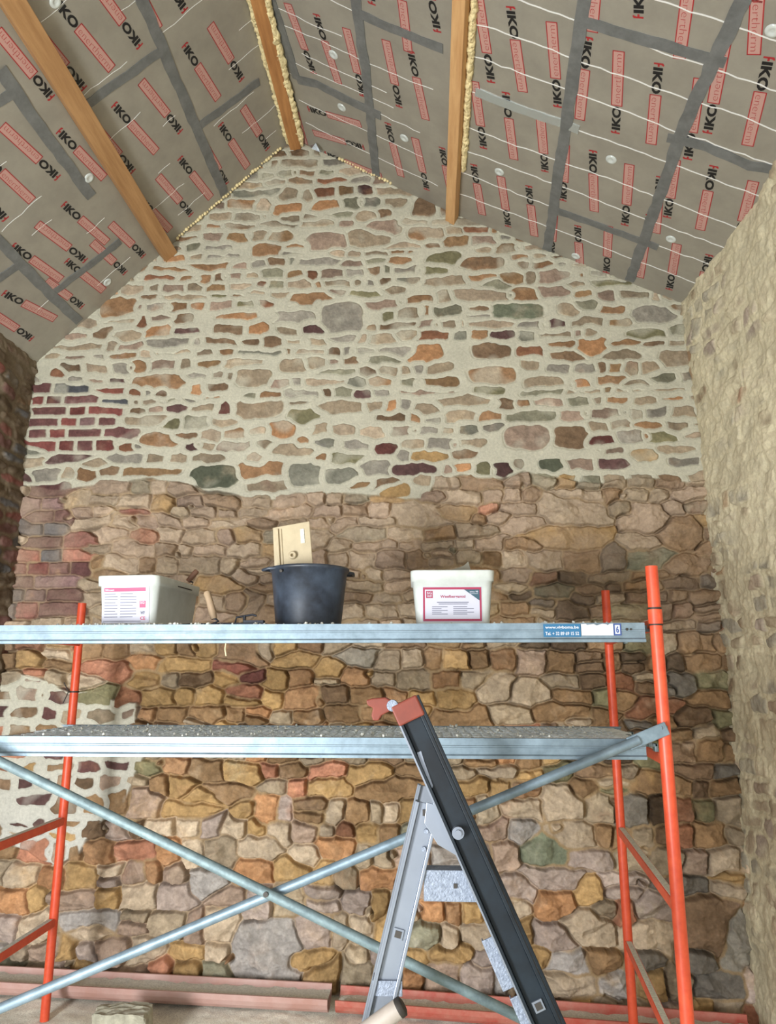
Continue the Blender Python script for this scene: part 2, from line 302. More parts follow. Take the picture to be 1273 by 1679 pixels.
LANDMARKS = [(0.536, 3.67, 0.309, 0.113, 'green'), (-1.269, 2.668, 0.272, 0.112, 'dkgreen'), (-0.524, 3.662, 0.212, 0.18, 'grey'), (-0.005, 3.397,
  0.177, 0.103, 'orange', 0.5), (0.041, 3.512, 0.162, 0.065, 'rust'), (0.38, 3.407, 0.197, 0.071, 'brown'), (0.99, 3.43, 0.169, 0.102, 'orange'),
  (0.609, 3.4, 0.138, 0.059, 'rust'), (0.376, 3.261, 0.232, 0.085, 'orangebr'), (0.355, 3.169, 0.152, 0.05, 'olive'), (-0.361, 4.202, 0.24, 0.103,
  'tan'), (0.005, 4.223, 0.199, 0.073, 'orangebr'), (-0.62, 4.178, 0.226, 0.103, 'pink'), (-1.389, 4.05, 0.26, 0.056, 'orangebr'), (-1.941, 3.788,
  0.206, 0.101, 'orangebr', 0.4), (-1.68, 3.593, 0.186, 0.07, 'orange', 0.1), (-2.031, 3.603, 0.118, 0.092, 'brown'), (-1.012, 4.14, 0.157, 0.073,
  'orangebr'), (-0.617, 4.439, 0.196, 0.066, 'orange', 0.25), (-0.892, 4.428, 0.158, 0.066, 'orange', 0.2), (-0.257, 4.267, 0.185, 0.091, 'pink'),
  (-0.016, 4.397, 0.123, 0.105, 'brown'), (0.098, 4.045, 0.197, 0.084, 'olive', 0.2), (-0.739, 3.801, 0.253, 0.059, 'orangebr'), (-1.183, 3.681,
  0.231, 0.058, 'orange'), (-1.039, 3.607, 0.137, 0.066, 'orange', 0.3), (-1.218, 3.6, 0.161, 0.082, 'brown'), (-1.006, 3.767, 0.107, 0.054, 'rust'),
  (-1.037, 3.076, 0.261, 0.105, 'tan'), (-0.88, 2.93, 0.133, 0.096, 'orange'), (-1.238, 3.08, 0.078, 0.079, 'dkred'), (-0.985, 2.693, 0.256, 0.097,
  'orangebr'), (-0.73, 2.663, 0.21, 0.097, 'greygreen'), (-0.506, 2.659, 0.194, 0.081, 'greygreen'), (-0.316, 2.693, 0.151, 0.097, 'grey'), (-0.241,
  2.812, 0.122, 0.053, 'dkred'), (-0.001, 2.762, 0.207, 0.053, 'ochre'), (0.576, 2.853, 0.219, 0.115, 'pink'), (0.829, 2.848, 0.182, 0.112, 'brown'),
  (-0.084, 2.686, 0.228, 0.048, 'maroon'), (0.709, 2.684, 0.111, 0.055, 'dkgreen'), (0.342, 4.007, 0.226, 0.067, 'brown'), (0.106, 3.889, 0.233,
  0.059, 'tan'), (1.307, 3.5, 0.2, 0.063, 'olive'), (1.371, 3.633, 0.237, 0.088, 'grey'), (1.465, 3.335, 0.177, 0.093, 'tan'), (1.268, 3.083, 0.161,
  0.083, 'tan'), (0.673, 3.211, 0.2, 0.069, 'tan'), (0.959, 3.698, 0.124, 0.06, 'greyolive'), (0.781, 3.805, 0.176, 0.065, 'pink'), (1.081, 3.91,
  0.11, 0.041, 'grey'), (0.786, 3.908, 0.17, 0.091, 'pink'), (1.091, 3.221, 0.142, 0.057, 'orangebr'), (-1.631, 3.271, 0.31, 0.068, 'orangebr'),
  (-1.951, 3.215, 0.169, 0.048, 'red'), (-1.918, 3.139, 0.176, 0.047, 'slate'), (-2.005, 2.748, 0.143, 0.053, 'tan'), (-0.519, 3.072, 0.242, 0.061,
  'tan'), (0.209, 3.106, 0.26, 0.061, 'tan'), (-1.617, 2.902, 0.21, 0.07, 'orangebr'), (-0.298, 2.608, 0.214, 0.066, 'brown'), (-0.814, 3.346, 0.15,
  0.071, 'tan'), (-1.063, 3.273, 0.188, 0.087, 'tan'), (-2.291, 3.335, 0.093, 0.045, 'rust'), (-1.708, 3.028, 0.227, 0.054, 'tan'), (-0.788, 2.803,
  0.24, 0.06, 'tan'), (1.24, 2.748, 0.138, 0.058, 'ochre'), (0.995, 2.826, 0.153, 0.048, 'dkred'), (0.595, 3.33, 0.087, 0.047, 'tan'), (-1.66, 2.276,
  0.138, 0.061, 'redor'), (-1.731, 2.441, 0.118, 0.033, 'red'), (-1.225, 2.029, 0.192, 0.085, 'ochre'), (-1.008, 1.92, 0.092, 0.124, 'dkbrown'),
  (0.757, 2.271, 0.259, 0.12, 'ochre'), (0.124, 2.428, 0.21, 0.079, 'ochre'), (0.556, 2.361, 0.213, 0.071, 'pinkbeige'), (1.187, 2.135, 0.207, 0.103,
  'green'), (1.24, 2.388, 0.169, 0.12, 'pinkbeige'), (1.434, 2.298, 0.201, 0.119, 'ochrebr'), (-0.016, 2.404, 0.273, 0.122, 'beige'), (0.691, 1.978,
  0.168, 0.082, 'dkgreen'), (1.177, 2.231, 0.135, 0.063, 'beige'), (0.782, 2.43, 0.24, 0.142, 'beige'), (1.4, 2.092, 0.199, 0.082, 'ochrebr'),
  (-0.649, 2.286, 0.141, 0.093, 'beige'), (-0.369, 2.609, 0.179, 0.059, 'ochrebr'), (-0.209, 2.57, 0.164, 0.08, 'ochre'), (-1.809, 1.538, 0.232,
  0.074, 'redor'), (-1.121, 1.557, 0.172, 0.05, 'red'), (-0.988, 1.511, 0.096, 0.039, 'dkred'), (-1.426, 1.557, 0.278, 0.081, 'ochre'), (-0.397,
  1.613, 0.204, 0.1, 'grey'), (-0.737, 1.603, 0.171, 0.073, 'ochre'), (0.532, 1.401, 0.196, 0.115, 'beige'), (0.135, 1.272, 0.328, 0.108, 'ochrebr'),
  (0.76, 1.385, 0.195, 0.076, 'ochrebr'), (0.691, 1.321, 0.24, 0.082, 'ochrebr'), (0.37, 1.432, 0.165, 0.097, 'beige'), (-0.548, 1.53, 0.135, 0.099,
  'ochre'), (1.208, 1.338, 0.192, 0.082, 'rust'), (-1.595, 0.587, 0.225, 0.078, 'redor'), (-1.799, 0.591, 0.153, 0.103, 'orangebr'), (-0.511, 0.621,
  0.2, 0.113, 'orange'), (-0.959, 0.476, 0.174, 0.088, 'orange'), (0.612, 0.355, 0.147, 0.103, 'orange'), (1.378, 0.274, 0.198, 0.194, 'brown'),
  (1.531, 0.2, 0.149, 0.182, 'grey'), (-0.887, 0.116, 0.31, 0.175, 'greylav'), (-1.198, 0.443, 0.195, 0.106, 'greylav'), (0.769, 0.264, 0.219, 0.118,
  'beige'), (0.603, 0.489, 0.285, 0.086, 'greypink'), (0.415, 0.443, 0.174, 0.115, 'pinkgrey'), (-1.09, 0.377, 0.161, 0.07, 'pink'), (-0.922, 0.616,
  0.163, 0.102, 'beige'), (-0.195, 0.896, 0.357, 0.092, 'ochrebr'), (-0.649, 0.07, 0.201, 0.067, 'ochre'), (-1.814, 0.249, 0.216, 0.07, 'greylav'),
  (-1.904, 0.335, 0.231, 0.082, 'pink'), (1.382, 0.001, 0.206, 0.097, 'greydk'), (1.318, 0.108, 0.119, 0.082, 'greydk'), (0.562, 0.619, 0.206, 0.099,
  'green'), (0.778, 0.578, 0.186, 0.07, 'greypink'), (0.825, 0.099, 0.15, 0.093, 'ochrebr'), (0.654, -0.014, 0.216, 0.098, 'beige'), (-2.216, 0.449,
  0.188, 0.101, 'beige'), (1.26, 0.47, 0.182, 0.08, 'greydk'), (1.191, 0.938, 0.282, 0.102, 'ochrebr'), (0.669, 0.873, 0.158, 0.109, 'beige'), (0.477,
  0.841, 0.158, 0.079, 'beige'), (-1.343, 0.794, 0.2, 0.068, 'ochre'), (-1.248, 0.872, 0.167, 0.062, 'ochre'), (-1.099, 0.889, 0.2, 0.068, 'ochrebr'),
  (-2.159, 0.849, 0.191, 0.069, 'maroon'), (-1.578, -0.047, 0.192, 0.062, 'pink'), (-2.343, 0.838, 0.035, 0.05, 'slate'), (0.081, 0.14, 0.185, 0.067,
  'ochre'), (-0.555, 0.924, 0.197, 0.092, 'ochre'), (-0.359, 0.987, 0.197, 0.081, 'ochre'), (1.036, 0.116, 0.15, 0.093, 'greydk')]
UPB = [(-2.61, 2.587), (-2.013, 2.627), (-1.458, 2.634), (-1.088, 2.539), (-0.798, 2.535), (-0.015, 2.494), (0.064, 2.603), (0.55, 2.65), (1.033,
  2.595), (1.647, 2.596)]
PATCH = [(-2.551, 1.514), (-2.227, 1.481), (-2.042, 1.397), (-1.638, 1.365), (-1.619, 1.251), (-1.69, 1.153), (-1.582, 1.08), (-1.657, 0.947),
  (-1.681, 0.822), (-1.838, 0.697), (-1.894, 0.574), (-2.022, 0.512), (-2.196, 0.57), (-2.435, 0.583)]
BR1 = [(-2.429, 3.286), (-1.839, 3.252), (-1.833, 2.929), (-2.028, 2.794), (-2.443, 2.852)]
BR2 = [(-2.463, 2.623), (-2.014, 2.635), (-2.149, 2.487), (-2.076, 2.302), (-1.977, 2.228), (-1.958, 2.014), (-2.013, 1.839), (-2.497, 1.806)]

# ------------------------------------------------------------------ masonry
PAL = {k: np.array(lin(v)) for k, v in dict(
    tan=(158, 138, 108), orange=(178, 124, 70), orangebr=(156, 114, 70), rust=(136, 88, 56), brown=(126, 98, 68), olive=(122, 116, 78),
    green=(112, 118, 92), dkgreen=(86, 90, 70), grey=(146, 138, 122), greygreen=(128, 126, 108), greyolive=(134, 130, 104), pink=(156, 130, 108),
    dkred=(104, 58, 50), red=(142, 78, 60), slate=(86, 88, 92), maroon=(96, 66, 62), ochre=(172, 134, 72), ochrebr=(142, 108, 66),
    beige=(176, 154, 124), pinkbeige=(172, 146, 118), redor=(174, 112, 78), dkbrown=(88, 70, 50), greylav=(158, 150, 142), greypink=(162, 142, 128),
    pinkgrey=(168, 148, 134), greydk=(112, 104, 92), brickpurple=(112, 70, 66), brickred=(130, 66, 58), brickorange=(160, 92, 70), bricklav=(128, 96, 92),
    cream=(206, 196, 166), mortar=(188, 184, 165), sand=(172, 148, 114), mortargrey=(192, 190, 180)).items()}
for k in PAL:
    if k not in ('mortar', 'sand', 'mortargrey', 'cream'):
        l_ = float(PAL[k] @ np.array([0.3, 0.59, 0.11])); PAL[k] = (PAL[k] * 0.80 + l_ * 0.20) * 1.06
def pick(opts):
    ks = list(opts); w = [opts[k] for k in ks]
    return random.choices(ks, w)[0]
UP = dict(tan=26, grey=14, greyolive=9, pink=10, brown=12, orangebr=11, orange=4, olive=4, rust=3, greygreen=4, ochrebr=6, beige=8, maroon=1)
RAW1 = dict(beige=24, pinkbeige=26, tan=20, brown=6, ochrebr=8, pink=6, greyolive=4, ochre=5, redor=1)
RAW2 = dict(ochre=24, ochrebr=22, beige=12, tan=14, brown=9, pink=5, redor=3, orangebr=6, orange=3, rust=2)
RAW3 = dict(beige=22, pinkgrey=12, ochre=18, greypink=9, greylav=5, pink=6, orangebr=6, tan=16, redor=2.5, orange=4, greyolive=3)
BRK = dict(brickpurple=8, brickred=6, bricklav=5, brickorange=2, slate=2)

X0, X1, Z0, Z1, HG = -2.52, 1.72, -0.34, 5.02, 0.0034
gx = np.arange(X0, X1, HG); gz = np.arange(Z0, Z1, HG)
GX, GZ = np.meshgrid(gx, gz, indexing='ij'); SH = GX.shape; EXT = (X1 - X0, Z1 - Z0)
wob = gnoise(SH, EXT, 0.22) * 0.06 + gnoise(SH, EXT, 0.05) * 0.02
UPZ = np.interp(gx, [p[0] for p in UPB], [p[1] for p in UPB])[:, None]
def up_line(x): return float(np.interp(x, [p[0] for p in UPB], [p[1] for p in UPB]))
def pin(x, z, poly): return bool(inpoly(np.array([[x]]), np.array([[z]]), poly)[0, 0])

sites = []; info = []
for t in LANDMARKS:
    x, z, w, h, c = t[:5]; a = t[5] if len(t) > 5 else 0
    up = z > up_line(x) or pin(x, z, PATCH)
    k = 1.09 if up else 1.06
    sites.append((x, z, w * k + (0.006 if up else 0), h * k + (0.010 if up else 0.004), a * 0.5, 3.0 if up else 3.4)); info.append((PAL[c], up, 'lm'))
def clash(x, z, w, h):
    for s in sites[:len(LANDMARKS)]:
        if abs(x - s[0]) < s[2] * 0.5 + w * 0.22 and abs(z - s[1]) < s[3] * 0.5 + h * 0.22: return True
    return False
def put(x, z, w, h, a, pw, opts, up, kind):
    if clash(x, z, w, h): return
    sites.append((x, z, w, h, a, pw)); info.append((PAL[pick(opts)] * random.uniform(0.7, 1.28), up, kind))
# brick courses
def bricks(poly, pitch, up):
    zs = [p[1] for p in poly]; xs = [p[0] for p in poly]; z = min(zs); r = 0
    while z < max(zs):
        x = min(xs) - 0.1 + (r % 2) * 0.07; 
        while x < max(xs):
            w = random.choice([0.115, 0.115, 0.225]) if up else random.choice([0.13, 0.22, 0.24])
            if pin(x + w / 2, z, poly): put(x + w / 2, z, w, pitch, random.uniform(-0.02, 0.02), 7, BRK, up, 'brick')
            x += w
        z += pitch; r += 1
bricks(BR1, 0.073, True); bricks(BR2, 0.078, False)
z = Z0
while z < Z1:
    if z > 2.6: p = random.uniform(0.056, 0.092)
    elif z > 1.7: p = random.uniform(0.062, 0.098)
    elif z > 0.8: p = random.uniform(0.072, 0.115)
    else: p = random.uniform(0.085, 0.15)
    x = X0 - random.uniform(0, 0.2)
    ph = random.uniform(0, 6); am = random.uniform(0, 0.02)
    while x < X1:
        zc = z + p / 2 + am * math.sin(x * 2.2 + ph) + random.gauss(0, 0.006)
        up = zc > up_line(x) or pin(x, zc, PATCH)
        if z > 2.6: w = min(0.36, random.lognormvariate(math.log(0.14), 0.38))
        elif z > 1.7: w = random.uniform(0.09, 0.25)
        elif z > 0.8: w = random.uniform(0.09, 0.22)
        else: w = random.uniform(0.08, 0.20)
        xc = x + w / 2
        inb = pin(xc, zc, BR1) or pin(xc, zc, BR2)
        if not inb:
            opts = UP if up else RAW1 if zc > 1.78 else RAW2 if zc > 0.78 + 0.1 * math.sin(xc * 5) else RAW3
            if 0.7 < zc < 2.3 and not up and xc > 0.62 + 0.2 * math.sin(zc * 6): opts = dict(ochrebr=14, brown=14, greydk=8, rust=3, olive=5, tan=5, dkbrown=7)  # browner stone mix, with the platforms' shade partly put into its colour
            if pin(xc, zc, PATCH): opts = dict(ochrebr=8, tan=6, maroon=4, brickpurple=3, brown=6, redor=3, pink=4, ochre=3)
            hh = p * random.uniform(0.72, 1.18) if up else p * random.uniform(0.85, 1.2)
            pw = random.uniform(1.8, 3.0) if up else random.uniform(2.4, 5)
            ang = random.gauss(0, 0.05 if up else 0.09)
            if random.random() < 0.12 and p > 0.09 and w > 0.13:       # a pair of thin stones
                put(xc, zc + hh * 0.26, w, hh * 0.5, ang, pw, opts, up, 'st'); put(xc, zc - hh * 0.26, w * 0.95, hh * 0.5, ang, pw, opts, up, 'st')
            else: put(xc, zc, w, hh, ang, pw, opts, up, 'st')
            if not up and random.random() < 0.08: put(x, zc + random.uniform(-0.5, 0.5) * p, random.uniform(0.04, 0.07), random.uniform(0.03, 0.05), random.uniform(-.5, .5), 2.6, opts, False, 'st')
            if up and random.random() < 0.16: put(x, zc, random.uniform(0.035, 0.06), random.uniform(0.03, 0.05), 0, 2.2, opts, True, 'st')
        x += w
    z += p

w1 = gnoise(SH, EXT, 0.05) * 0.011 + gnoise(SH, EXT, 0.16) * 0.012 + gnoise(SH, EXT, 0.018) * 0.0042
w2 = gnoise(SH, EXT, 0.045) * 0.010 + gnoise(SH, EXT, 0.3, 0.2) * 0.016 + gnoise(SH, EXT, 0.018) * 0.0042
brick_soft = 1 - 0.75 * blur((inpoly(GX, GZ, BR1) | inpoly(GX, GZ, BR2)).astype(float))
D1, ID = cells(GX, GZ, HG, sites, (w1 * brick_soft, w2 * brick_soft))
ED = edge_distance(ID, HG)
n = len(sites)
colr = np.array([i[0] for i in info]); isup = np.array([i[1] for i in info]); isb = np.array([i[2] == 'brick' for i in info])
sx = np.array([s[0] for s in sites]); sz = np.array([s[1] for s in sites])
offU = rng.uniform(-0.004, 0.007, n); offR = rng.uniform(-0.014, 0.016, n); tx = rng.normal(0, 0.13, n); tz = rng.normal(0, 0.16, n)
col2 = colr[rng.permutation(n)]; mixr = rng.uniform(0, 0.6, n)
POINTED = ((GZ + wob * 0.7 > UPZ) | inpoly(GX + wob * 0.5, GZ + wob * 0.5, PATCH))
PM = blur(blur(POINTED.astype(float)))
f1 = fbm(SH, EXT, 0.06, 4); f2 = fbm(SH, EXT, 0.02, 3, 0.7); f3 = fbm(SH, EXT, 0.5, 3)
ins = ID >= 0; IDc = np.clip(ID, 0, n - 1)
brickcell = isb[IDc]
# pointed masonry: flush light mortar, stones just showing
jw = 0.0122 + 0.0075 * gnoise(SH, EXT, 0.12) + 0.003 * gnoise(SH, EXT, 0.03); jw = np.where(brickcell, 0.0085, jw)
eU = np.minimum(ED - jw, (1.08 - D1) * 0.045) * ins
mU = sstep(0.0, 0.0035, eU)
hU = f3 * 0.012 + gnoise(SH, EXT, 0.09) * 0.0025 + f2 * 0.0010
hU = hU + mU * (offU[IDc] + 0.001 + f1 * 0.004 + f2 * 0.0022) - 0.0065 * np.exp(-(eU / 0.0028) ** 2)
# raw masonry: broken faces, open joints, stones standing out at all angles
fill = sstep(0.0, 0.9, gnoise(SH, EXT, 0.09) + 0.35 * gnoise(SH, EXT, 0.03))            # where old mortar still fills the joints
eR = ED - 0.0010 - 0.003 * fill
mR = sstep(0.0, 0.009, eR); dome = np.sqrt(np.clip(eR / 0.03, 0, 1))
sizef = np.clip((0.9 - GZ) * 0.8, 0, 0.7)
dX = GX - sx[IDc]; dZ = GZ - sz[IDc]
face = np.full(SH, 1.0)
for q in range(4):                                                                   # each face is cut by a few random planes
    fx_, fz_, fo = rng.normal(0, 0.32, n), rng.normal(0, 0.40, n), rng.uniform(0.001, 0.020, n)
    face = np.minimum(face, fo[IDc] + fx_[IDc] * (dX + w1 * 0.5) + fz_[IDc] * (dZ + w2 * 0.5))
face = np.clip(face, -0.022, 0.022)
brkm = np.where(brickcell, 0.35, 1.0)
ridge = (0.5 - np.abs(gnoise(SH, EXT, 0.05, 0.035))) * 0.011 + (0.5 - np.abs(gnoise(SH, EXT, 0.022, 0.016))) * 0.0065
joint = -0.012 - (0.034 - 0.014 * sstep(1.6, 1.9, GZ)) * (1 - fill) * brkm + f1 * 0.008 + f2 * 0.003
top = (dome * 0.007 * (1 + sizef) + offR[IDc] * 1.1 + face * (0.9 + 0.4 * sizef)) * brkm + ridge * np.where(brickcell, 0.5, 1.0) + f1 * 0.007 + f2 * 0.0045
hole = sstep(0.75, 1.1, gnoise(SH, EXT, 0.045)) * (1 - mR); joint = joint - 0.03 * hole
hR = joint * (1 - mR) + np.maximum(top, joint) * mR + f3 * 0.008
H_ = hU * PM + hR * (1 - PM)
M_ = mU * PM + sstep(-0.002, 0.006, eR) * (1 - 0.0 * PM) * (1 - PM)
# colours of the stones and of the mortar
stone = colr[IDc]; s2 = col2[IDc]; mk = (sstep(0.0, 0.9, f1 + 0.2 * gnoise(SH, EXT, 0.03)) * mixr[IDc])[..., None]
stone = stone * (1 - mk) + s2 * mk
grain = np.exp(f2 * 0.34 + f1 * 0.22)[..., None]
stone = stone * grain * (1 - 0.13 * PM)[..., None]
dust = np.clip(0.32 + 0.5 * fbm(SH, EXT, 0.12, 3), 0, 0.7)[..., None] * sstep(1.45, 1.9, GZ)[..., None] * (1 - PM[..., None])
stone = stone * (1 - dust) + PAL['pinkbeige'] * dust
mor = PAL['mortar'] * (1 + 0.10 * f1 + 0.06 * f2)[..., None]
tone = np.clip((1.6 - GZ), 0, 1)[..., None]; mor = mor * (1 - tone) + PAL['mortargrey'] * tone * (1 + 0.08 * f1)[..., None]
sandc = PAL['sand'] * 0.78 * np.exp(0.25 * f1 + 0.2 * f2)[..., None]
ochre_t = np.clip((1.7 - GZ) * 2, 0, 1)[..., None]; sandc = sandc * (1 - ochre_t * 0.35) + PAL['ochre'] * 0.75 * ochre_t * 0.35
jr = sandc * (0.45 + 0.4 * fill[..., None]) + stone * (0.55 - 0.4 * fill[..., None])
jcol = mor * PM[..., None] + jr * (1 - PM[..., None])
CC = stone * M_[..., None] + jcol * (1 - M_[..., None])
film = (np.clip(gnoise(SH, EXT, 0.07) * 1.2 - 0.45, 0, 0.5) * PM)[..., None]          # thin mortar left on some stones
CC = CC * (1 - film) + mor * film
CC = np.clip(CC, 0.01, 0.9)

M_STONE = mat('masonry', (160, 140, 110), rough=0.92, attr=True, var=0.15, scale=75, bump=0.45, bscale=170, spec=0.25)
WALL_Y = 4.15
def roof_z(x):
    return np.interp(x, [-2.5, -0.86, 0.14, 1.66], [3.351, 4.95, 4.37, 3.631])
P = np.stack([GX, WALL_Y - H_, GZ], -1)
cx = (gx[:-1] + gx[1:]) / 2; cz = (gz[:-1] + gz[1:]) / 2
keep = cz[None, :] < (roof_z(cx) + 0.035)[:, None]
tag(grid_mesh('wall_back', P, CC, keep, M_STONE, flip=True), kind='structure')
mb = MB(); mb.box((-0.4, 4.5, 1.55), (5.2, 0.5, 3.78)); mb.prism([(-2.5, 3.4), (1.66, 3.4), (1.66, 3.66), (0.14, 4.40), (-0.86, 4.98), (-2.5, 3.4)][:5], 0.5, (0, 4.75, 0), (1, 0, 0), (0, 0, 1))
M_CORE = mat('masonry_core', (150, 135, 110), rough=0.95, var=0.15, scale=12)
tag(mb.build('wall_back_core', M_CORE), kind='structure')

# side walls: rough masonry half covered with lime mortar
def side_wall(name, y0, y1, z0, z1, h, fx, opts, smear, warm, flip, cutz, brick=False):
    gy = np.arange(y0, y1, h); gzz = np.arange(z0, z1, h)
    Y, Z = np.meshgrid(gy, gzz, indexing='ij'); sh = Y.shape; ext = (y1 - y0, z1 - z0)
    st = []; inf = []; z = z0
    while z < z1:
        p = random.uniform(0.075, 0.12) if not brick else 0.075; y = y0 - random.uniform(0, 0.2)
        while y < y1:
            w = random.uniform(0.1, 0.24)
            w *= 1.15; st.append((y + w / 2, z + p / 2 + random.gauss(0, 0.006), w, p * random.uniform(0.8, 1.15), random.gauss(0, 0.05), random.uniform(2.2, 4)))
            inf.append(PAL[pick(opts)] * random.uniform(0.85, 1.12)); y += w
        z += p
    wa = gnoise(sh, ext, 0.06) * 0.016 + gnoise(sh, ext, 0.2) * 0.03; wb = gnoise(sh, ext, 0.05) * 0.013 + gnoise(sh, ext, 0.3) * 0.03
    D, I = cells(Y, Z, h, st, (wa, wb)); E_ = edge_distance(I, h); I = np.clip(I, 0, len(st) - 1)
    a = fbm(sh, ext, 0.08, 4); b = fbm(sh, ext, 0.025, 3, 0.7); g = fbm(sh, ext, 0.6, 3)
    e = np.minimum(E_ - 0.010 - 0.006 * gnoise(sh, ext, 0.1), (1.15 - D) * 0.05)
    m = sstep(0, 0.006, e); cover = sstep(-0.35, 0.45, gnoise(sh, ext, 0.10) * 0.8 + gnoise(sh, ext, 0.4) * 0.6 + 0.35 * gnoise(sh, ext, 0.03) + smear)
    cl = np.array(inf)[I] * np.exp(a * 0.25 + b * 0.15)[..., None]
    mo = warm * (1 + 0.14 * a + 0.10 * b)[..., None]
    k = (m * (0.82 - 0.70 * cover))[..., None]
    c = cl * k + mo * (1 - k)
    off = rng.uniform(-0.01, 0.012, len(st))[I]; tt = rng.normal(0, 0.06, len(st))[I]
    hh = m * (1 - 0.6 * cover) * (off + tt * (Y - np.array([s[0] for s in st])[I]) + 0.004) + a * 0.015 + b * 0.006 + (0.5 - np.abs(gnoise(sh, ext, 0.05))) * 0.006 + g * 0.025 - 0.006 * np.exp(-(e / 0.006) ** 2) * (1 - cover)
    Pp = np.stack([fx(Y, Z) + (-hh if flip else hh), Y, Z], -1)
    zc = (gzz[:-1] + gzz[1:]) / 2; kp = np.repeat((zc < cutz)[None, :], len(gy) - 1, 0)
    o = grid_mesh(name, Pp, np.clip(c, 0.01, 0.9), kp, M_STONE, flip=not flip)
    return tag(o, kind='structure')
side_wall('wall_right', -1.5, 4.19, -0.34, 3.80, 0.0058, lambda Y, Z: 1.575 - 0.03 * sstep(2.8, 3.5, Z) + 0 * Y,
          dict(tan=10, grey=14, beige=8, pink=5, orangebr=1.5, greypink=10, brown=2, redor=.6), 0.25, PAL['cream'], True, 3.80)
side_wall('wall_left', 0.5, 4.19, -0.34, 3.48, 0.009, lambda Y, Z: -2.435 + 0 * Y,
          dict(brickpurple=8, brickred=4, dkbrown=8, brown=5, slate=6), -0.25, PAL['tan'] * 0.55, False, 3.45, True)
mb = MB(); mb.box((1.85, 1.4, 1.7), (0.44, 6.2, 4.1)); tag(mb.build('wall_right_core', M_CORE), kind='structure')
mb = MB(); mb.box((-2.72, 2.4, 1.5), (0.44, 3.8, 3.7)); tag(mb.build('wall_left_core', M_CORE), kind='structure')

# floor: dusty screed, falling gently to the right
def floor_z(x): return -0.04 - 0.032 * (x + 1.8)
fy = np.arange(-1.6, 4.2, 0.012); fxx = np.arange(-2.5, 1.66, 0.012)
FX, FY = np.meshgrid(fxx, fy, indexing='ij'); fs = FX.shape; fe = (4.16, 5.8)
drop = floor_z(FX)
a = fbm(fs, fe, 0.25, 4); b = fbm(fs, fe, 0.05, 3, 0.8)
FZ = drop + a * 0.006 + b * 0.004 * (0.5 + np.clip(a + 0.5, 0, 1)) - 0.004
c = lin((232, 234, 220)) * np.ones(fs + (3,)) * np.exp(0.16 * a + 0.22 * b)[..., None]
M_FLOOR = mat('dusty_screed', (180, 178, 160), rough=0.95, attr=True, var=0.3, scale=140, bump=0.6, bscale=220, spec=0.2)
tag(grid_mesh('floor', np.stack([FX, FY, FZ], -1), c, np.ones((fs[0] - 1, fs[1] - 1), bool), M_FLOOR), kind='structure')
# ------------------------------------------------------------------ roof lining: foil-faced insulation boards
M_FOIL = mat('foil_facing', (160, 155, 143), rough=0.46, metal=0.3, var=0.10, scale=5, bump=0.25, bscale=18)
M_RED = mat('print_red', (168, 44, 48), rough=0.5); M_PINK = mat('print_pale_red', (198, 156, 146), rough=0.5, metal=0.2)
M_BLACK = mat('print_black', (22, 22, 24), rough=0.5)
M_CREASE = mat('creased_foil_glint', (250, 250, 248), rough=0.35, metal=0.3)
M_TAPE = mat('grey_tape', (120, 122, 121), rough=0.45, metal=0.3, var=0.18, scale=14, bump=0.7, bscale=26, stretch=(1, 1, 1))
M_SILVER = mat('silver_tape', (205, 215, 220), rough=0.25, metal=0.8, bump=0.8, bscale=22)
M_DISC = mat('clear_plastic', (200, 205, 200), rough=0.12, spec=0.8)
M_BOARD = mat('board_core', (214, 196, 150), rough=0.9)
M_FOAM = mat('expanding_foam', (232, 214, 164), rough=0.9, var=0.12, scale=30, bump=0.6, bscale=60)
YB, YF = 4.20, -1.6
FAC = {'L': ((-0.86, 4.95), (-2.5, 3.351)), 'U': ((-0.86, 4.95), (0.14, 4.37)), 'R': ((0.14, 4.37), (1.70, 3.612))}
def frame(k):
    (xa, za), (xb, zb) = FAC[k]; u = Vector((xb - xa, 0, zb - za)); L = u.length; u.normalize()
    n = u.cross(Vector((0, 1, 0))); n = -n if n.z > 0 else n
    return Vector((xa, 0, za)), u, Vector((0, 1, 0)), n.normalized(), L
def on(k, uv, lift=0.0):
    P0, u, v, n, L = frame(k); return P0 + u * uv[0] + v * uv[1] + n * lift
UNIT_W = 0.052
